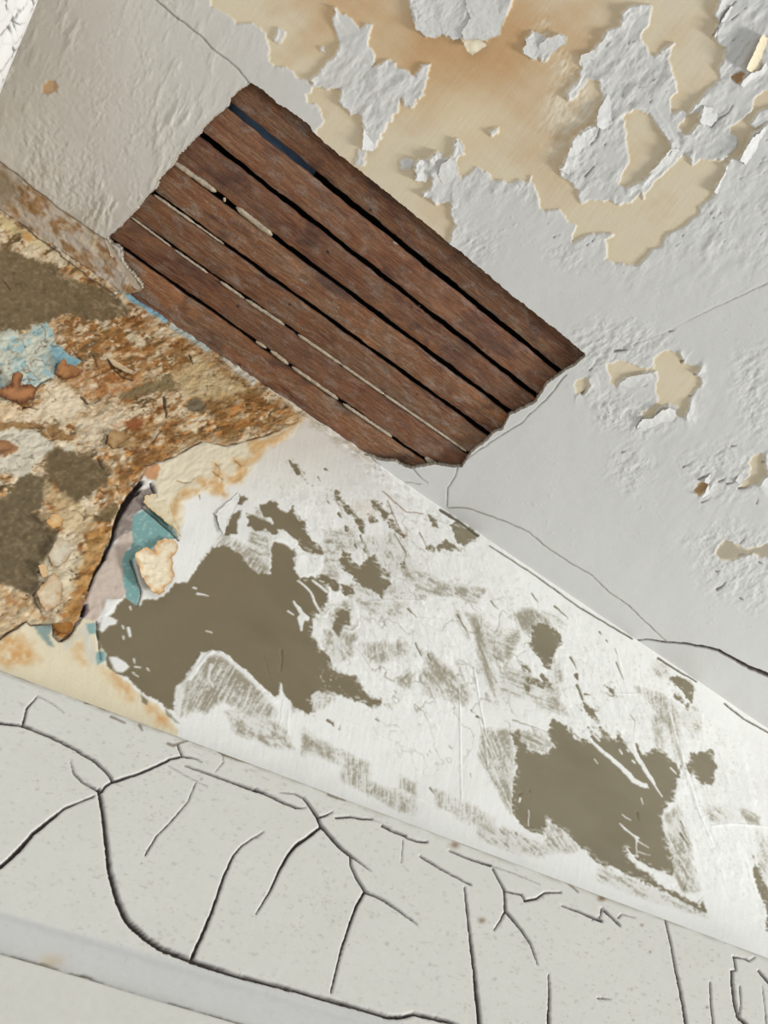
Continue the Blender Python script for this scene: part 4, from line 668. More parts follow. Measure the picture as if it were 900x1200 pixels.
# ------------------------------------------------------------------ materials
def mat_new(name):
    m = bpy.data.materials.new(name); m.use_nodes = True; nt = m.node_tree
    return m, nt, nt.nodes['Principled BSDF']
def attr_mat(name, rough_, bump, bscale, spec=.3, grain=.06):
    m, nt, b = mat_new(name); N = nt.nodes; L = nt.links
    a = N.new('ShaderNodeAttribute'); a.attribute_name = 'Col'
    tc = N.new('ShaderNodeTexCoord')
    n = N.new('ShaderNodeTexNoise'); n.inputs['Scale'].default_value = bscale; n.inputs['Detail'].default_value = 6
    L.new(tc.outputs['Object'], n.inputs['Vector'])
    mp = N.new('ShaderNodeMapRange'); mp.inputs['To Min'].default_value = 1 - grain; mp.inputs['To Max'].default_value = 1 + grain
    L.new(n.outputs['Fac'], mp.inputs['Value'])
    mx = N.new('ShaderNodeVectorMath'); mx.operation = 'SCALE'; L.new(a.outputs['Color'], mx.inputs[0]); L.new(mp.outputs['Result'], mx.inputs['Scale'])
    L.new(mx.outputs['Vector'], b.inputs['Base Color'])
    bp = N.new('ShaderNodeBump'); bp.inputs['Strength'].default_value = bump; bp.inputs['Distance'].default_value = .001
    L.new(n.outputs['Fac'], bp.inputs['Height']); L.new(bp.outputs['Normal'], b.inputs['Normal'])
    b.inputs['Roughness'].default_value = rough_; b.inputs['Specular IOR Level'].default_value = spec
    return m
M_ceil = attr_mat('painted_plaster_ceiling', .7, .25, 420); M_wall = attr_mat('skimmed_plaster_wall', .62, .25, 380, .3); M_trim = attr_mat('cracked_gloss_paint', .5, .12, 260, .3, .04)
def plain(name, c, r=.8, noise=.15, sc=60):
    m, nt, b = mat_new(name); N = nt.nodes; L = nt.links
    n = N.new('ShaderNodeTexNoise'); n.inputs['Scale'].default_value = sc; n.inputs['Detail'].default_value = 5
    tc = N.new('ShaderNodeTexCoord'); L.new(tc.outputs['Object'], n.inputs['Vector'])
    rp = N.new('ShaderNodeValToRGB'); l = s2l(rgb(c))
    rp.color_ramp.elements[0].position = .3; rp.color_ramp.elements[0].color = (*(l * (1 - noise)), 1); rp.color_ramp.elements[1].position = .7; rp.color_ramp.elements[1].color = (*(l * (1 + noise)), 1)
    L.new(n.outputs['Fac'], rp.inputs['Fac']); L.new(rp.outputs['Color'], b.inputs['Base Color']); b.inputs['Roughness'].default_value = r
    bp = N.new('ShaderNodeBump'); bp.inputs['Strength'].default_value = .4; bp.inputs['Distance'].default_value = .002; L.new(n.outputs['Fac'], bp.inputs['Height']); L.new(bp.outputs['Normal'], b.inputs['Normal'])
    return m
def wood_mat():
    m, nt, b = mat_new('old_lath_wood'); N = nt.nodes; L = nt.links
    tc = N.new('ShaderNodeTexCoord'); oi = N.new('ShaderNodeObjectInfo')
    def noise(sc, scale, det=6, dist=0.0):
        mp = N.new('ShaderNodeMapping'); mp.inputs['Scale'].default_value = sc; L.new(tc.outputs['Object'], mp.inputs['Vector'])
        L.new(oi.outputs['Random'], mp.inputs['Location'])
        n = N.new('ShaderNodeTexNoise'); n.inputs['Scale'].default_value = scale; n.inputs['Detail'].default_value = det; n.inputs['Distortion'].default_value = dist
        L.new(mp.outputs['Vector'], n.inputs['Vector']); return n.outputs['Fac']
    def ramp(f, stops):
        r = N.new('ShaderNodeValToRGB'); e = r.color_ramp.elements
        e[0].position, e[0].color = stops[0][0], (*s2l(rgb(stops[0][1])), 1); e[1].position, e[1].color = stops[-1][0], (*s2l(rgb(stops[-1][1])), 1)
        for p, c in stops[1:-1]: k = e.new(p); k.color = (*s2l(rgb(c)), 1)
        L.new(f, r.inputs['Fac']); return r.outputs['Color']
    def mix(f, a, b_, mode='MIX'):
        x = N.new('ShaderNodeMix'); x.data_type = 'RGBA'; x.blend_type = mode
        if isinstance(f, float): x.inputs[0].default_value = f
        else: L.new(f, x.inputs[0])
        L.new(a, x.inputs[6]); L.new(b_, x.inputs[7]); return x.outputs[2]
    grain = noise((1, 16, 16), 26, 9, 1.2); g1 = ramp(grain, [(.34, (70, 46, 32)), (.5, (130, 94, 66)), (.66, (178, 144, 108))])
    big = noise((1.0, 3, 3), 8, 7, .6); c2 = ramp(big, [(.32, (92, 52, 38)), (.45, (150, 98, 60)), (.56, (138, 110, 84)), (.68, (186, 122, 70))])
    base = mix(.5, g1, c2)
    speck = noise((1, 1.6, 1.6), 260, 4); base = mix(.55, base, ramp(speck, [(.3, (96, 88, 84)), (.7, (168, 160, 156))]), 'OVERLAY')
    dust = noise((1, 2.4, 2.4), 34, 10, .4); df = N.new('ShaderNodeMapRange'); df.inputs['From Min'].default_value = .5; df.inputs['From Max'].default_value = .78; df.inputs['To Max'].default_value = .8; L.new(dust, df.inputs['Value'])
    gry = ramp(speck, [(.3, (110, 96, 84)), (.7, (176, 164, 150))]); base = mix(df.outputs['Result'], base, gry)
    drk = noise((1, 1.8, 1.8), 13, 9, .6); d2 = N.new('ShaderNodeMapRange'); d2.inputs['From Min'].default_value = .54; d2.inputs['From Max'].default_value = .68; d2.inputs['To Max'].default_value = .85; L.new(drk, d2.inputs['Value'])
    dk = ramp(grain, [(.3, (44, 32, 28)), (.7, (86, 64, 52))]); base = mix(d2.outputs['Result'], base, dk)
    red = N.new('ShaderNodeMapRange'); red.inputs['From Min'].default_value = .3; red.inputs['To Max'].default_value = .32
    rn = N.new('ShaderNodeMath'); rn.operation = 'FRACT'; rm2 = N.new('ShaderNodeMath'); rm2.operation = 'MULTIPLY'; rm2.inputs[1].default_value = 7.31; L.new(oi.outputs['Random'], rm2.inputs[0]); L.new(rm2.outputs[0], rn.inputs[0]); L.new(rn.outputs[0], red.inputs['Value'])
    base = mix(red.outputs['Result'], base, ramp(grain, [(.3, (78, 44, 34)), (.7, (130, 80, 60))]))
    hs = N.new('ShaderNodeHueSaturation'); mr = N.new('ShaderNodeMapRange'); mr.inputs['To Min'].default_value = .8; mr.inputs['To Max'].default_value = 1.2; L.new(oi.outputs['Random'], mr.inputs['Value']); L.new(mr.outputs['Result'], hs.inputs['Value']); L.new(base, hs.inputs['Color'])
    L.new(hs.outputs['Color'], b.inputs['Base Color']); b.inputs['Roughness'].default_value = .85
    bp = N.new('ShaderNodeBump'); bp.inputs['Strength'].default_value = .7; bp.inputs['Distance'].default_value = .0012; L.new(grain, bp.inputs['Height']); L.new(bp.outputs['Normal'], b.inputs['Normal'])
    return m
M_wood = wood_mat(); M_dark = plain('shade_dark_cavity', (26, 20, 17), .95); M_blue = plain('faded_blue_board', (62, 84, 108), .8)  # M_dark: near-black puts the cavity's shade into the colour
M_key = plain('old_plaster_key', (172, 160, 140), .9, .3, 160); M_nail = plain('rusty_nail', (50, 34, 28), .7)

# ------------------------------------------------------------------ build surfaces
cim, chg, chole = ceiling_fields()
def c_usub(x): return .0013 if x < .35 else .0013 + (x - .35) * .0012
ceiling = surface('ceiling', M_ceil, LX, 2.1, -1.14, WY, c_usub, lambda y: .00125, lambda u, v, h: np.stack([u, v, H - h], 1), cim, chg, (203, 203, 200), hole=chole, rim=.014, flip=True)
tag(ceiling, 'grey painted plaster ceiling peeling to cream with a hole showing wooden laths', 'ceiling', kind='structure')
wim, whg = wall_fields()
def w_usub(x): return .00115 if x < .4 else .00115 + (x - .4) * .0014
wall = surface('wall_back', M_wall, LX, 2.1, .36, H + .011, w_usub, lambda z: .0016, lambda u, v, h: np.stack([u, WY - h, v], 1), wim, whg, (236, 237, 232), flip=False)
tag(wall, 'plaster wall half skimmed white over taupe with rust stained flaking left part', 'wall', kind='structure')
# header board, its face turned 8.8 degrees off the wall
TD = np.array([.98831786, -.15240673, 0.]); TD /= np.linalg.norm(TD); TNn = np.array([TD[1], -TD[0], 0.])     # TNn points into the room
TP = np.array([-.01612879, .52520951, 0.]); TZ = .4347
tim, thg = trim_fields()
def t_extra(u, v):
    # profile: board face, shallow cove band, lower board
    t = np.clip((.2600 - v) / .0015, 0, 1); t2 = np.clip((.2385 - v) / .002, 0, 1)
    rr = np.clip((v - (TZ - .004)) / .004, 0, 1)
    return -.0035 * t + .0055 * t2 - .0025 * rr ** 2
trim = surface('trim_1', M_trim, -.475, 1.9, .02, TZ, lambda x: .0009 if x < .45 else .0009 + (x - .45) * .0012, lambda z: .0011,
    lambda u, v, h: TP[None, :] * 1.0 + u[:, None] * TD[None, :] + h[:, None] * TNn[None, :] + np.stack([0 * v, 0 * v, v], 1), tim, thg, (216, 217, 211), extra=t_extra)
tag(trim, 'white painted door header board covered in long branching black cracks', 'trim', kind='structure')

# ------------------------------------------------------------------ left wall: crazed white crown edge
def left_wall():
    ys = np.concatenate([np.arange(-1.1, -.06, .05), np.arange(-.06, WY, .002), [WY]]); zs = np.concatenate([np.arange(.2, H - .42, .05), np.arange(H - .42, H + .003, .0024)])
    Yg, Zg = np.meshgrid(ys, zs); rs = np.random.RandomState(8)
    n1 = .006 * np.sin(Yg * 70 + 3 * np.sin(Zg * 60)); n2 = .006 * np.sin(Zg * 80 + 2.5 * np.sin(Yg * 50))
    a, b = Yg + n1, Zg + n2; cs = .026; best = np.full(Yg.shape, 9.); sec = best.copy()
    ca = np.floor(a / cs).astype(int); cb = np.floor(b / cs).astype(int); tab = rs.rand(64, 64, 2)
    for i in (-1, 0, 1):
        for j in (-1, 0, 1):
            p = tab[(ca + i) % 64, (cb + j) % 64]; d = np.hypot((ca + i + p[..., 0]) * cs - a, (cb + j + p[..., 1]) * cs - b)
            sec = np.minimum(sec, np.maximum(best, d)); best = np.minimum(best, d)
    e = sec - best; keepc = rs.rand(64, 64)[ca % 64, cb % 64]
    cr = np.clip((.0030 - e) / .0015, 0, 1) * np.clip(.5 + .8 * np.sin(Yg * 90 + Zg * 130), .15, 1)
    cr = cr * ((H - Zg) < .42) * (Yg > -.06)
    t = H - Zg
    prof = np.where(t < .05, .010 * np.sqrt(np.clip(1 - ((t - .025) / .025) ** 2, 0, 1)), 0) + np.where(t > .055, .004, 0)
    X = LX + .0 + prof - cr * .0018 + .0006 * np.sin(Zg * 40 + Yg * 31)
    P = np.stack([X.ravel(), Yg.ravel(), Zg.ravel() + CZ], 1)
    c = s2l(rgb((226, 226, 225)))[None, :] * (1 - cr.ravel()[:, None] * .72)
    nu = len(ys); J, I = np.nonzero(np.ones((len(zs) - 1, nu - 1), bool)); q = J * nu + I
    Q = np.stack([q, q + 1, q + nu + 1, q + nu], 1)
    o = mesh_np('wall_left', P, Q, c, M_trim)
    tag(o, 'white wall moulding with net of fine crazing cracks at the upper left corner', 'wall', kind='structure')
left_wall()

# ------------------------------------------------------------------ laths in the hole
rsn = np.random.RandomState(12)
def sn(t, seed, k=5):
    r = np.random.RandomState(seed); o = 0
    for i in range(1, k + 1): o = o + np.sin(t * i * 9.3 + r.rand() * 6.28) * r.uniform(.4, 1) / i
    return o * .5
ZL = H + .013
def child(o, parent):
    o.parent = parent; return o
def lath(x0, x1, ya0, ya1, yb0, yb1, dz, seed):
    """strip between two edges (near edge ya0->ya1, far edge yb0->yb1), rough sawn, 8 mm thick"""
    n = 150; xs = np.linspace(x0, x1, n); t = (xs - x0) / (x1 - x0)
    ya = ya0 + (ya1 - ya0) * t + sn(t * 4, seed) * .0019 + rsn.normal(0, .0003, n); yb = yb0 + (yb1 - yb0) * t + sn(t * 4, seed + 1) * .0019 + rsn.normal(0, .0003, n)
    z = ZL + dz + sn(t * 2, seed + 2) * .0012
    m = 7; rows = []
    prof = [(0, .0085), (0, .0011), (.03, 0), (.3, .0003), (.52, -.0003), (.75, .0002), (.97, 0), (1, .0011), (1, .0085)]
    for k, (f_, dzp) in enumerate(prof):
        nz = rsn.normal(0, .00012, n) if 1 < k < 7 else 0
        rows.append(np.stack([xs, ya + (yb - ya) * f_, z + dzp + nz], 1))
    P = np.stack(rows, 1).reshape(-1, 3); k = len(prof); Q = []
    J, I = np.meshgrid(np.arange(n - 1), np.arange(k), indexing='ij'); J = J.ravel(); I = I.ravel(); I2 = (I + 1) % k
    Q = np.stack([J * k + I, J * k + I2, (J + 1) * k + I2, (J + 1) * k + I], 1)
    return P + [0, 0, CZ], Q
LG = [(.2055, .2125, .0115, .0085), (.2665, .2725, .0085, .0085), (.3270, .3255, .0085, .0095), (.3865, .3830, .0060, .0085), (.4415, .4365, .0050, .0062), (.4960, .4995, .0075, .0065)]
xa, xb = -.33, .60
def ext(y0, y1):  # values measured at x=-.2 and .48, extended
    sl = (y1 - y0) / .68; return y0 + sl * (xa + .2), y1 + sl * (xb - .48)
edges = [((.148, .148), None)]
prev = (.146, .146)
dzs = [0, .0015, .0005, .002, -.0005, .001, .0025]
laths = []
for k in range(7):
    if k < 6:
        y0, y1, g0, g1 = LG[k]; e0, e1 = ext(y0, y1); fa = (e0 - g0 / 2, e1 - g1 / 2); nx = (e0 + g0 / 2, e1 + g1 / 2)
    else: fa = (.562, .562)
    P, Q = lath(xa, xb, prev[0], prev[1], fa[0], fa[1], dzs[k], 40 + k * 5)
    o = mesh_np('lath', P, Q, None, M_wood, smooth=False); child(o, ceiling); laths.append(o)
    prev = nx
def boxm(name, x0, x1, y0, y1, z0, z1, mat, parent, inward=False, open_bottom=False):
    P = np.array([[x, y, z + CZ] for x in (x0, x1) for y in (y0, y1) for z in (z0, z1)], float)
    Q = [[0, 1, 3, 2], [4, 6, 7, 5], [0, 4, 5, 1], [2, 3, 7, 6], [1, 5, 7, 3]]
    if not open_bottom: Q.append([0, 2, 6, 4])
    o = mesh_np(name, P, np.array(Q), None, mat, smooth=False); return child(o, parent)
boxm('ceiling_void', xa - .02, xb + .02, .10, .64, H + .004, H + .16, M_dark, ceiling, open_bottom=True)  # near-black box closes the void so no world light leaks in
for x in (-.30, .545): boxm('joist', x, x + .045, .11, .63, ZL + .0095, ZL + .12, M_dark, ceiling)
tag(boxm('board', -.29, -.045, .160, .255, ZL + .0125, ZL + .022, M_blue, ceiling), 'faded blue board seen in the first gap between laths')
def cl(x, y, Z):
    r = np.array([x - 450, y - 600, F]); w_ = R @ r; return w_ * (Z / w_[2])
def key(pa, pb, wd, seed, gap=None, drop=.0012):
    a = cl(*pa, ZL); b = cl(*pb, ZL); n = max(8, int(np.linalg.norm(b - a) / .003)); t = np.linspace(0, 1, n)
    r = np.random.RandomState(seed); P = []; k = 8
    for i, ti in enumerate(t):
        c = a + (b - a) * ti; env = min(1, ti * n / 2.5, (1 - ti) * n / 2.5) ** .5 if 0 < ti < 1 else .25
        for j in range(k):
            th = 2 * math.pi * j / k; rr = 1 + r.normal(0, .13)
            P.append([c[0] + r.normal(0, .0003), c[1] + math.cos(th) * wd / 2 * env * rr, c[2] - drop + (math.sin(th) * .5 + .5) * .006 * rr - .0008 * env + r.normal(0, .0002)])
    Q = [[i * k + j, i * k + (j + 1) % k, (i + 1) * k + (j + 1) % k, (i + 1) * k + j] for i in range(n - 1) for j in range(k)]
    P = np.array(P) + [0, 0, CZ]; o = mesh_np('plaster_key', P, np.array(Q), None, M_key, smooth=True); return child(o, ceiling)
for i, (pa, pb, wd) in enumerate([((202, 189), (253, 225), .0085), ((277, 243), (319, 276), .0095), ((180, 228), (228, 262), .0045), ((228, 262), (262, 286), .003), ((153, 254), (200, 289), .0035), ((205, 293), (243, 320), .004), ((258, 330), (286, 350), .0055), ((288, 351), (333, 381), .0065), ((349, 392), (400, 427), .0062), ((400, 427), (450, 462), .0058), ((450, 462), (547, 529), .0055),
    ((300, 400), (312, 408), .007), ((317, 411), (338, 427), .008), ((342, 430), (396, 468), .0065), ((402, 473), (459, 512), .0060), ((498, 536), (512, 546), .012), ((460, 283), (466, 287), .003), ((262, 232), (264, 236), .006)]): key(pa, pb, wd, 70 + i)
def nail(px, parent, r=.0022):
    c = cl(*px, ZL - .0003); n = 10
    P = [[c[0], c[1], c[2] - .0006]] + [[c[0] + r * math.cos(2 * math.pi * i / n), c[1] + r * .8 * math.sin(2 * math.pi * i / n), c[2]] for i in range(n)] + [[c[0] + r * math.cos(2 * math.pi * i / n), c[1] + r * .8 * math.sin(2 * math.pi * i / n), c[2] + .003] for i in range(n)]
    Q = [[0, 1 + i, 1 + (i + 1) % n, 1 + (i + 1) % n] for i in range(n)]
    me = bpy.data.meshes.new('nail'); me.from_pydata([tuple(p + np.array([0, 0, CZ])) for p in np.array(P)], [], [(0, 1 + (i + 1) % n, 1 + i) for i in range(n)] + [(1 + i, 1 + (i + 1) % n, 1 + n + (i + 1) % n, 1 + n + i) for i in range(n)])
    me.materials.append(M_nail); o = bpy.data.objects.new('nail', me); scene.collection.objects.link(o); child(o, parent)
for p, k, r in [((489, 462), 4, .0024), ((434, 246), 0, .003), ((385, 296), 2, .0022), ((339, 357), 4, .002), ((279, 359), 5, .0022), ((491, 359), 2, .0022), ((483, 360), 2, .0015), ((384, 295), 2, .003), ((281, 428), 6, .002), ((240, 296), 3, .002), ((533, 411), 2, .0018)]: nail(p, laths[k], r)

# ------------------------------------------------------------------ curled paint flakes
def inpoly(P, x, y):
    c = np.zeros(x.shape, bool); n = len(P)
    for i in range(n):
        x0, y0 = P[i]; x1, y1 = P[(i + 1) % n]
        if y0 == y1: continue
        c ^= ((y0 > y) != (y1 > y)) & (x < (x1 - x0) * (y - y0) / (y1 - y0) + x0)
    return c
def crinkle(P, seed, amp=1.0):
    r = random.Random(seed); o = []
    for i in range(len(P)):
        (x0, y0), (x1, y1) = P[i], P[(i + 1) % len(P)]; k = max(1, int(math.hypot(x1 - x0, y1 - y0) / 2.6))
        for j in range(k): t = j / k; a = amp if j else amp * .3; o.append((x0 + (x1 - x0) * t + r.uniform(-a, a), y0 + (y1 - y0) * t + r.uniform(-a, a)))
    return o
def flake(parent, pts, hdir, curl, front, back, seed, base=.5, stain=None, roll=1.7, th=.0005, label=None, name='paint_flake'):
    """thin curled shell over polygon pts (image px of its flat outline); hdir = image direction from hinge to free edge; curl in mm"""
    wallp = parent is wall
    pts = crinkle(pts, seed, .9)
    Pp = np.array(pts); x0, y0 = Pp.min(0); x1, y1 = Pp.max(0); st = .8
    X, Y = np.meshgrid(np.arange(x0 - 1, x1 + 2, st), np.arange(y0 - 1, y1 + 2, st))
    c = inpoly(pts, X[:-1, :-1] + st / 2, Y[:-1, :-1] + st / 2)
    hd = np.array(hdir, float); hd /= np.linalg.norm(hd); pr = (X * hd[0] + Y * hd[1]); p0 = (Pp @ hd).min(); p1 = (Pp @ hd).max()
    t = np.clip((pr - p0) / (p1 - p0), 0, 1.05)
    nz = fbm(11, 8, 30, 3, seed, X.astype(np.float32), Y.astype(np.float32))
    h = base + curl * t ** roll + nz * (.4 + curl * .12 * t)
    ray_ = np.stack([X.ravel() - 450, Y.ravel() - 600, np.full(X.size, F)], 1) @ R.T
    if wallp: W3 = ray_ * (WY / ray_[:, 1])[:, None]; W3[:, 1] -= h.ravel() * .001; up = np.array([0, th, 0])
    else: W3 = ray_ * (H / ray_[:, 2])[:, None]; W3[:, 2] -= h.ravel() * .001; up = np.array([0, 0, th])
    nu = X.shape[1]; J, I = np.nonzero(c); a = J * nu + I
    Q1 = np.stack([a, a + 1, a + nu + 1, a + nu], 1); n = len(W3)
    e = np.concatenate([Q1[:, [0, 1]], Q1[:, [1, 2]], Q1[:, [2, 3]], Q1[:, [3, 0]]]); ek = np.sort(e, 1); key_ = ek[:, 0] * 10000000 + ek[:, 1]
    uq, ix, ct = np.unique(key_, return_index=True, return_counts=True); be = e[ix[ct == 1]]
    Qs = np.stack([be[:, 0], be[:, 1], be[:, 1] + n, be[:, 0] + n], 1)
    Q = np.concatenate([Q1, Q1[:, ::-1] + n, Qs]); P = np.concatenate([W3, W3 + up])
    cf = np.tile(s2l(rgb(front)), (n, 1))
    if stain is not None:
        ed = np.full(X.shape, 99.)
        for q in pts: ed = np.minimum(ed, np.hypot(X - q[0], Y - q[1]))
        hs = fbm(7, 5, 0, 3, seed + 3, X.astype(np.float32), Y.astype(np.float32)); m = np.clip(np.exp(-ed / 4.5) * 1.1 + hs * .45 - .12, 0, 1).ravel()[:, None]; cf = cf * (1 - m) + s2l(rgb(stain)) * m
    cb = np.tile(s2l(rgb(back)), (n, 1)); col = np.concatenate([cf, cb])
    used = np.zeros(len(P), bool); used[Q.ravel()] = True; rm = np.cumsum(used) - 1
    o = mesh_np(name, P[used] + [0, 0, CZ], rm[Q][:, ::-1], col[used], M_ceil if not wallp else M_wall)
    child(o, parent)
    if label: o['label'] = label
GR, CB = (206, 206, 203), (222, 210, 182)
flake(ceiling, T(420, 0, S2, [(258, -40), (270, 40), (290, 110), (300, 150), (360, 195), (410, 200), (440, 180), (430, 110), (470, 50), (420, 0), (400, -40)]), (-.55, .84), 9, GR, CB, 301)
flake(ceiling, T(420, 0, S2, [(430, -40), (420, 0), (470, 50), (440, 120), (430, 180), (480, 190), (500, 215), (530, 205), (545, 160), (590, 100), (560, 30), (550, -40)]), (-.2, .98), 5, GR, CB, 302)
flake(ceiling, T(420, 0, S2, [(560, -40), (570, 40), (590, 100), (540, 170), (560, 215), (600, 205), (640, 205), (670, 215), (740, 185), (770, 100), (800, 30), (830, -40)]), (-.6, .8), 7, GR, CB, 303)
flake(ceiling, T(420, 0, S2, [(545, 210), (605, 197), (640, 203), (677, 240), (600, 290), (572, 270)]), (-.3, .95), 10, (232, 222, 196), (232, 222, 196), 304, 3, label='curled paint tip turned over to its cream back')
flake(ceiling, T(420, 140, S2, [(300, 320), (300, 240), (320, 210), (370, 215), (400, 260), (380, 300), (350, 325)]), (-1, -.1), 8, (212, 212, 211), CB, 305)
flake(ceiling, T(420, 140, S2, [(370, 215), (410, 170), (440, 180), (430, 240), (420, 290), (385, 280)]), (-.3, -.95), 7, GR, CB, 306)
flake(ceiling, T(420, 140, S2, [(420, 290), (440, 230), (490, 200), (525, 230), (520, 290), (560, 330), (500, 345), (450, 360)]), (-.7, -.7), 7, GR, CB, 307)
flake(ceiling, T(420, 140, S2, [(500, 150), (520, 105), (550, 130), (550, 180), (515, 215)]), (-.3, -.95), 7, GR, CB, 308)
flake(ceiling, T(600, 120, S6, [(330, 470), (380, 390), (430, 260), (480, 200), (540, 165), (600, 185), (610, 240), (550, 300), (450, 380), (400, 510)]), (-.85, -.5), 10, (208, 208, 206), CB, 309, roll=1.6)
flake(ceiling, T(600, 120, S6, [(590, 170), (590, 100), (620, 20), (680, -60), (740, 60), (700, 160), (640, 190)]), (-1, .1), 10, (210, 210, 209), CB, 310)
flake(ceiling, T(600, 0, S6, [(75, 350), (100, 310), (95, 280), (140, 210), (190, 235), (240, 275), (190, 320), (210, 400), (190, 395), (150, 415), (120, 400), (80, 380)]), (-.9, .4), 6, GR, CB, 311)
flake(ceiling, T(600, 0, S6, [(190, 320), (240, 275), (330, 240), (380, 260), (375, 310), (330, 330), (280, 380), (240, 440), (200, 430), (205, 380)]), (-.1, -.9), 6, GR, CB, 312)
flake(ceiling, T(420, 0, S2, [(15, 620), (40, 600), (70, 640), (110, 640), (100, 740), (80, 795), (20, 790), (30, 690)]), (-1, .4), 9, (222, 222, 221), CB, 313)
flake(ceiling, T(750, 120, S6, [(0, 560), (60, 500), (120, 440), (200, 330), (260, 320), (300, 365), (220, 440), (160, 500), (60, 590), (10, 620)]), (-.6, -.75), 9, GR, CB, 314)
flake(ceiling, T(750, 0, S6, [(720, 480), (760, 400), (800, 310), (840, 250), (900, 265), (880, 330), (855, 400), (830, 490), (780, 520)]), (-.9, -.35), 15, (222, 210, 180), (222, 210, 180), 315, 3, label='large curled paint flake showing its cream back')
flake(ceiling, T(750, 0, S6, [(410, 860), (425, 800), (445, 740), (520, 760), (560, 820), (500, 890), (440, 880)]), (-1, .1), 9, (216, 216, 214), CB, 316)
flake(ceiling, T(750, 120, S6, [(685, 405), (720, 330), (775, 240), (820, 220), (900, 140), (920, 200), (820, 340), (740, 440)]), (-.85, -.5), 12, (212, 212, 210), CB, 317, roll=1.4)
flake(ceiling, T(750, 120, S6, [(510, 630), (530, 590), (600, 480), (600, 440), (640, 470), (620, 560), (560, 660)]), (-.9, -.4), 7, GR, CB, 318)
flake(ceiling, T(750, 0, S6, [(510, 250), (560, 150), (600, 90), (640, 40), (670, 60), (620, 150), (570, 240), (550, 290)]), (-.9, -.4), 7, GR, CB, 319)
flake(ceiling, T(750, 0, S6, [(700, 600), (720, 555), (760, 520), (840, 490), (880, 430), (900, 520), (820, 580), (760, 640)]), (-.6, -.8), 8, (212, 212, 210), CB, 320)
flake(ceiling, T(600, 0, S6, [(660, 220), (700, 205), (740, 260), (680, 360), (600, 420), (530, 420), (480, 470), (470, 430), (480, 390), (540, 370), (580, 350), (620, 290)]), (-.75, -.65), 5, GR, CB, 321)
flake(ceiling, T(660, 370, .2, [(428, 652), (460, 595), (525, 592), (562, 545), (620, 530), (660, 552), (665, 600), (600, 640), (520, 670), (460, 680)]), (-.3, -.95), 9, (212, 212, 209), CB, 322)
flake(ceiling, T(660, 370, .2, [(325, 410), (340, 380), (370, 357), (430, 347), (500, 330), (540, 350), (520, 400), (420, 430)]), (-.3, -.9), 5, GR, CB, 323)
flake(ceiling, T(750, 500, S6, [(410, 490), (455, 450), (480, 395), (445, 380), (455, 355), (500, 330), (550, 380), (520, 440), (460, 480)]), (-.9, .1), 10, (214, 214, 211), CB, 324)
flake(ceiling, T(750, 500, S6, [(665, 372), (700, 330), (750, 310), (765, 350), (720, 390), (690, 400)]), (-.7, .5), 5, GR, CB, 325)
flake(ceiling, T(0, 170, S2, [(555, 495), (585, 520), (600, 545), (640, 610), (700, 680), (745, 740), (735, 765), (700, 740), (640, 680), (590, 600)]), (.8, -.5), 4, (212, 200, 182), (196, 180, 158), 326, .6)
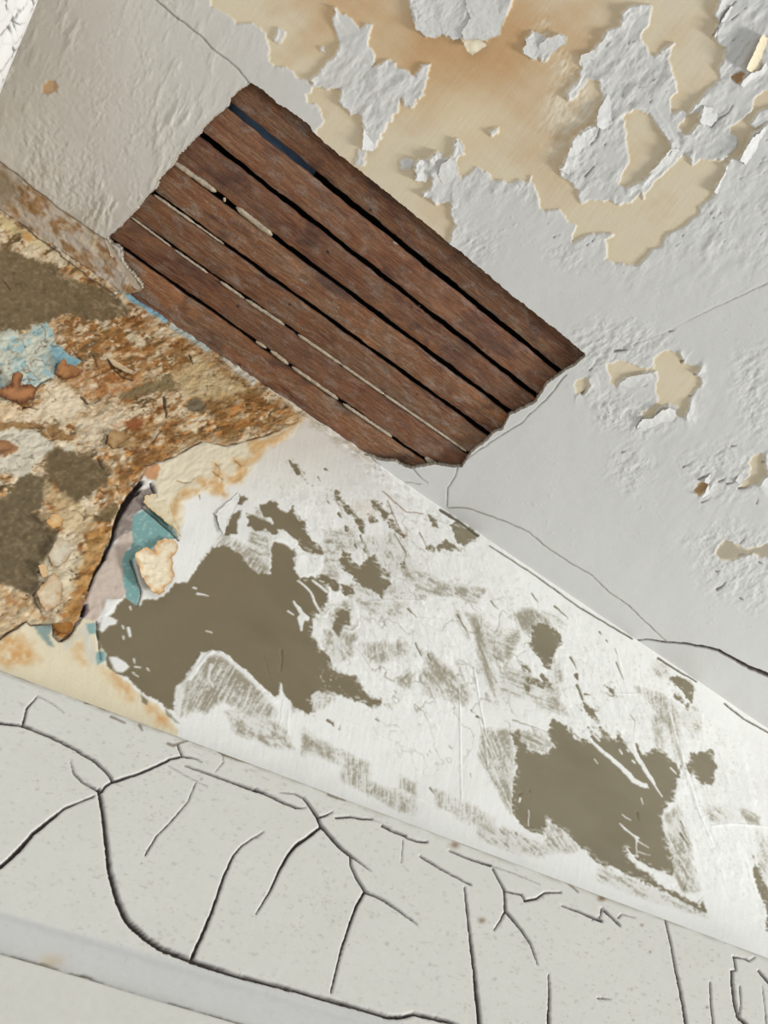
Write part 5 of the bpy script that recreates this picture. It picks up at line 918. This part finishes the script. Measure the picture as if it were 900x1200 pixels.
# wall flakes
flake(wall, [(153, 658), (160, 651), (169, 645), (176, 648), (180, 650), (179, 643), (184, 636), (192, 632), (203, 634), (207, 640), (206, 648), (200, 655), (201, 664), (203, 674), (199, 684), (191, 690), (190, 696), (184, 701), (174, 699), (168, 692), (164, 687), (160, 680)], (-.95, .25), 9, (232, 220, 192), (200, 180, 150), 341, 2, stain=(206, 156, 92), label='loose cream paint flake with orange rim over the teal patch')
flake(wall, T(0, 400, S2, [(-60, 280), (0, 265), (50, 245), (48, 210), (75, 200), (105, 218), (95, 255), (150, 247), (185, 270), (172, 308), (120, 335), (60, 322), (0, 300), (-60, 310)]), (.1, -1), 12, (170, 118, 76), (98, 58, 32), 342, 2, stain=(88, 50, 28), label='rust brown flake curling away from the wall')
flake(wall, T(0, 400, S2, [(575, 95), (600, 100), (650, 130), (700, 165), (695, 195), (640, 180), (595, 145)]), (-.3, .95), 8, (226, 212, 184), (120, 84, 48), 343, stain=(206, 170, 120))
flake(wall, T(0, 400, S2, [(290, 185), (295, 150), (325, 108), (345, 128), (400, 142), (440, 150), (400, 190), (340, 200)]), (-.3, -.9), 7, (172, 122, 76), (118, 76, 44), 344, stain=(116, 74, 42))
flake(wall, T(0, 400, S2, [(562, 545), (565, 505), (590, 482), (640, 480), (690, 500), (640, 540), (600, 570)]), (-.7, -.5), 4, (176, 146, 104), (120, 84, 50), 346, stain=(140, 104, 62))
flake(wall, T(140, 480, S2, [(120, 500), (132, 462), (190, 445), (260, 480), (280, 560), (312, 690), (280, 640), (220, 592), (170, 552)]), (-.6, .8), 6, (226, 216, 186), (190, 168, 130), 347, stain=(222, 196, 150), label='cream paint edge lifting over the teal patch')
flake(wall, T(0, 560, S2, [(230, 262), (260, 210), (300, 196), (330, 215), (318, 262), (270, 278)]), (-.9, .2), 7, (216, 192, 146), (140, 100, 58), 348, stain=(196, 146, 84))
flake(wall, T(0, 560, S2, [(192, 480), (215, 462), (250, 470), (250, 520), (220, 540), (205, 510)]), (-.9, .1), 4, (206, 176, 132), (140, 100, 58), 349)
flake(wall, T(0, 560, S2, [(278, 772), (330, 765), (382, 765), (384, 800), (332, 856), (292, 835)]), (-.1, .95), 9, (184, 130, 66), (110, 70, 30), 350, stain=(150, 96, 42), label='rust brown crust tip hanging over the lower crack')
flake(wall, T(0, 560, S2, [(185, 625), (215, 575), (290, 500), (330, 560), (320, 660), (240, 720), (215, 690)]), (-.8, .4), 3.5, (214, 200, 172), (160, 126, 86), 351, stain=(190, 146, 96))
flake(wall, T(0, 560, S2, [(250, 420), (300, 330), (350, 330), (395, 370), (340, 450), (280, 480)]), (-.6, -.4), 3, (208, 200, 180), (150, 126, 96), 352, stain=(178, 152, 116))
flake(wall, T(140, 480, S2, [(505, 558), (560, 500), (628, 440), (632, 470), (600, 540), (565, 590), (555, 655), (540, 670), (520, 610)]), (-.3, .9), 2.5, (234, 235, 230), (200, 200, 195), 353, .8, name='plaster_lip')
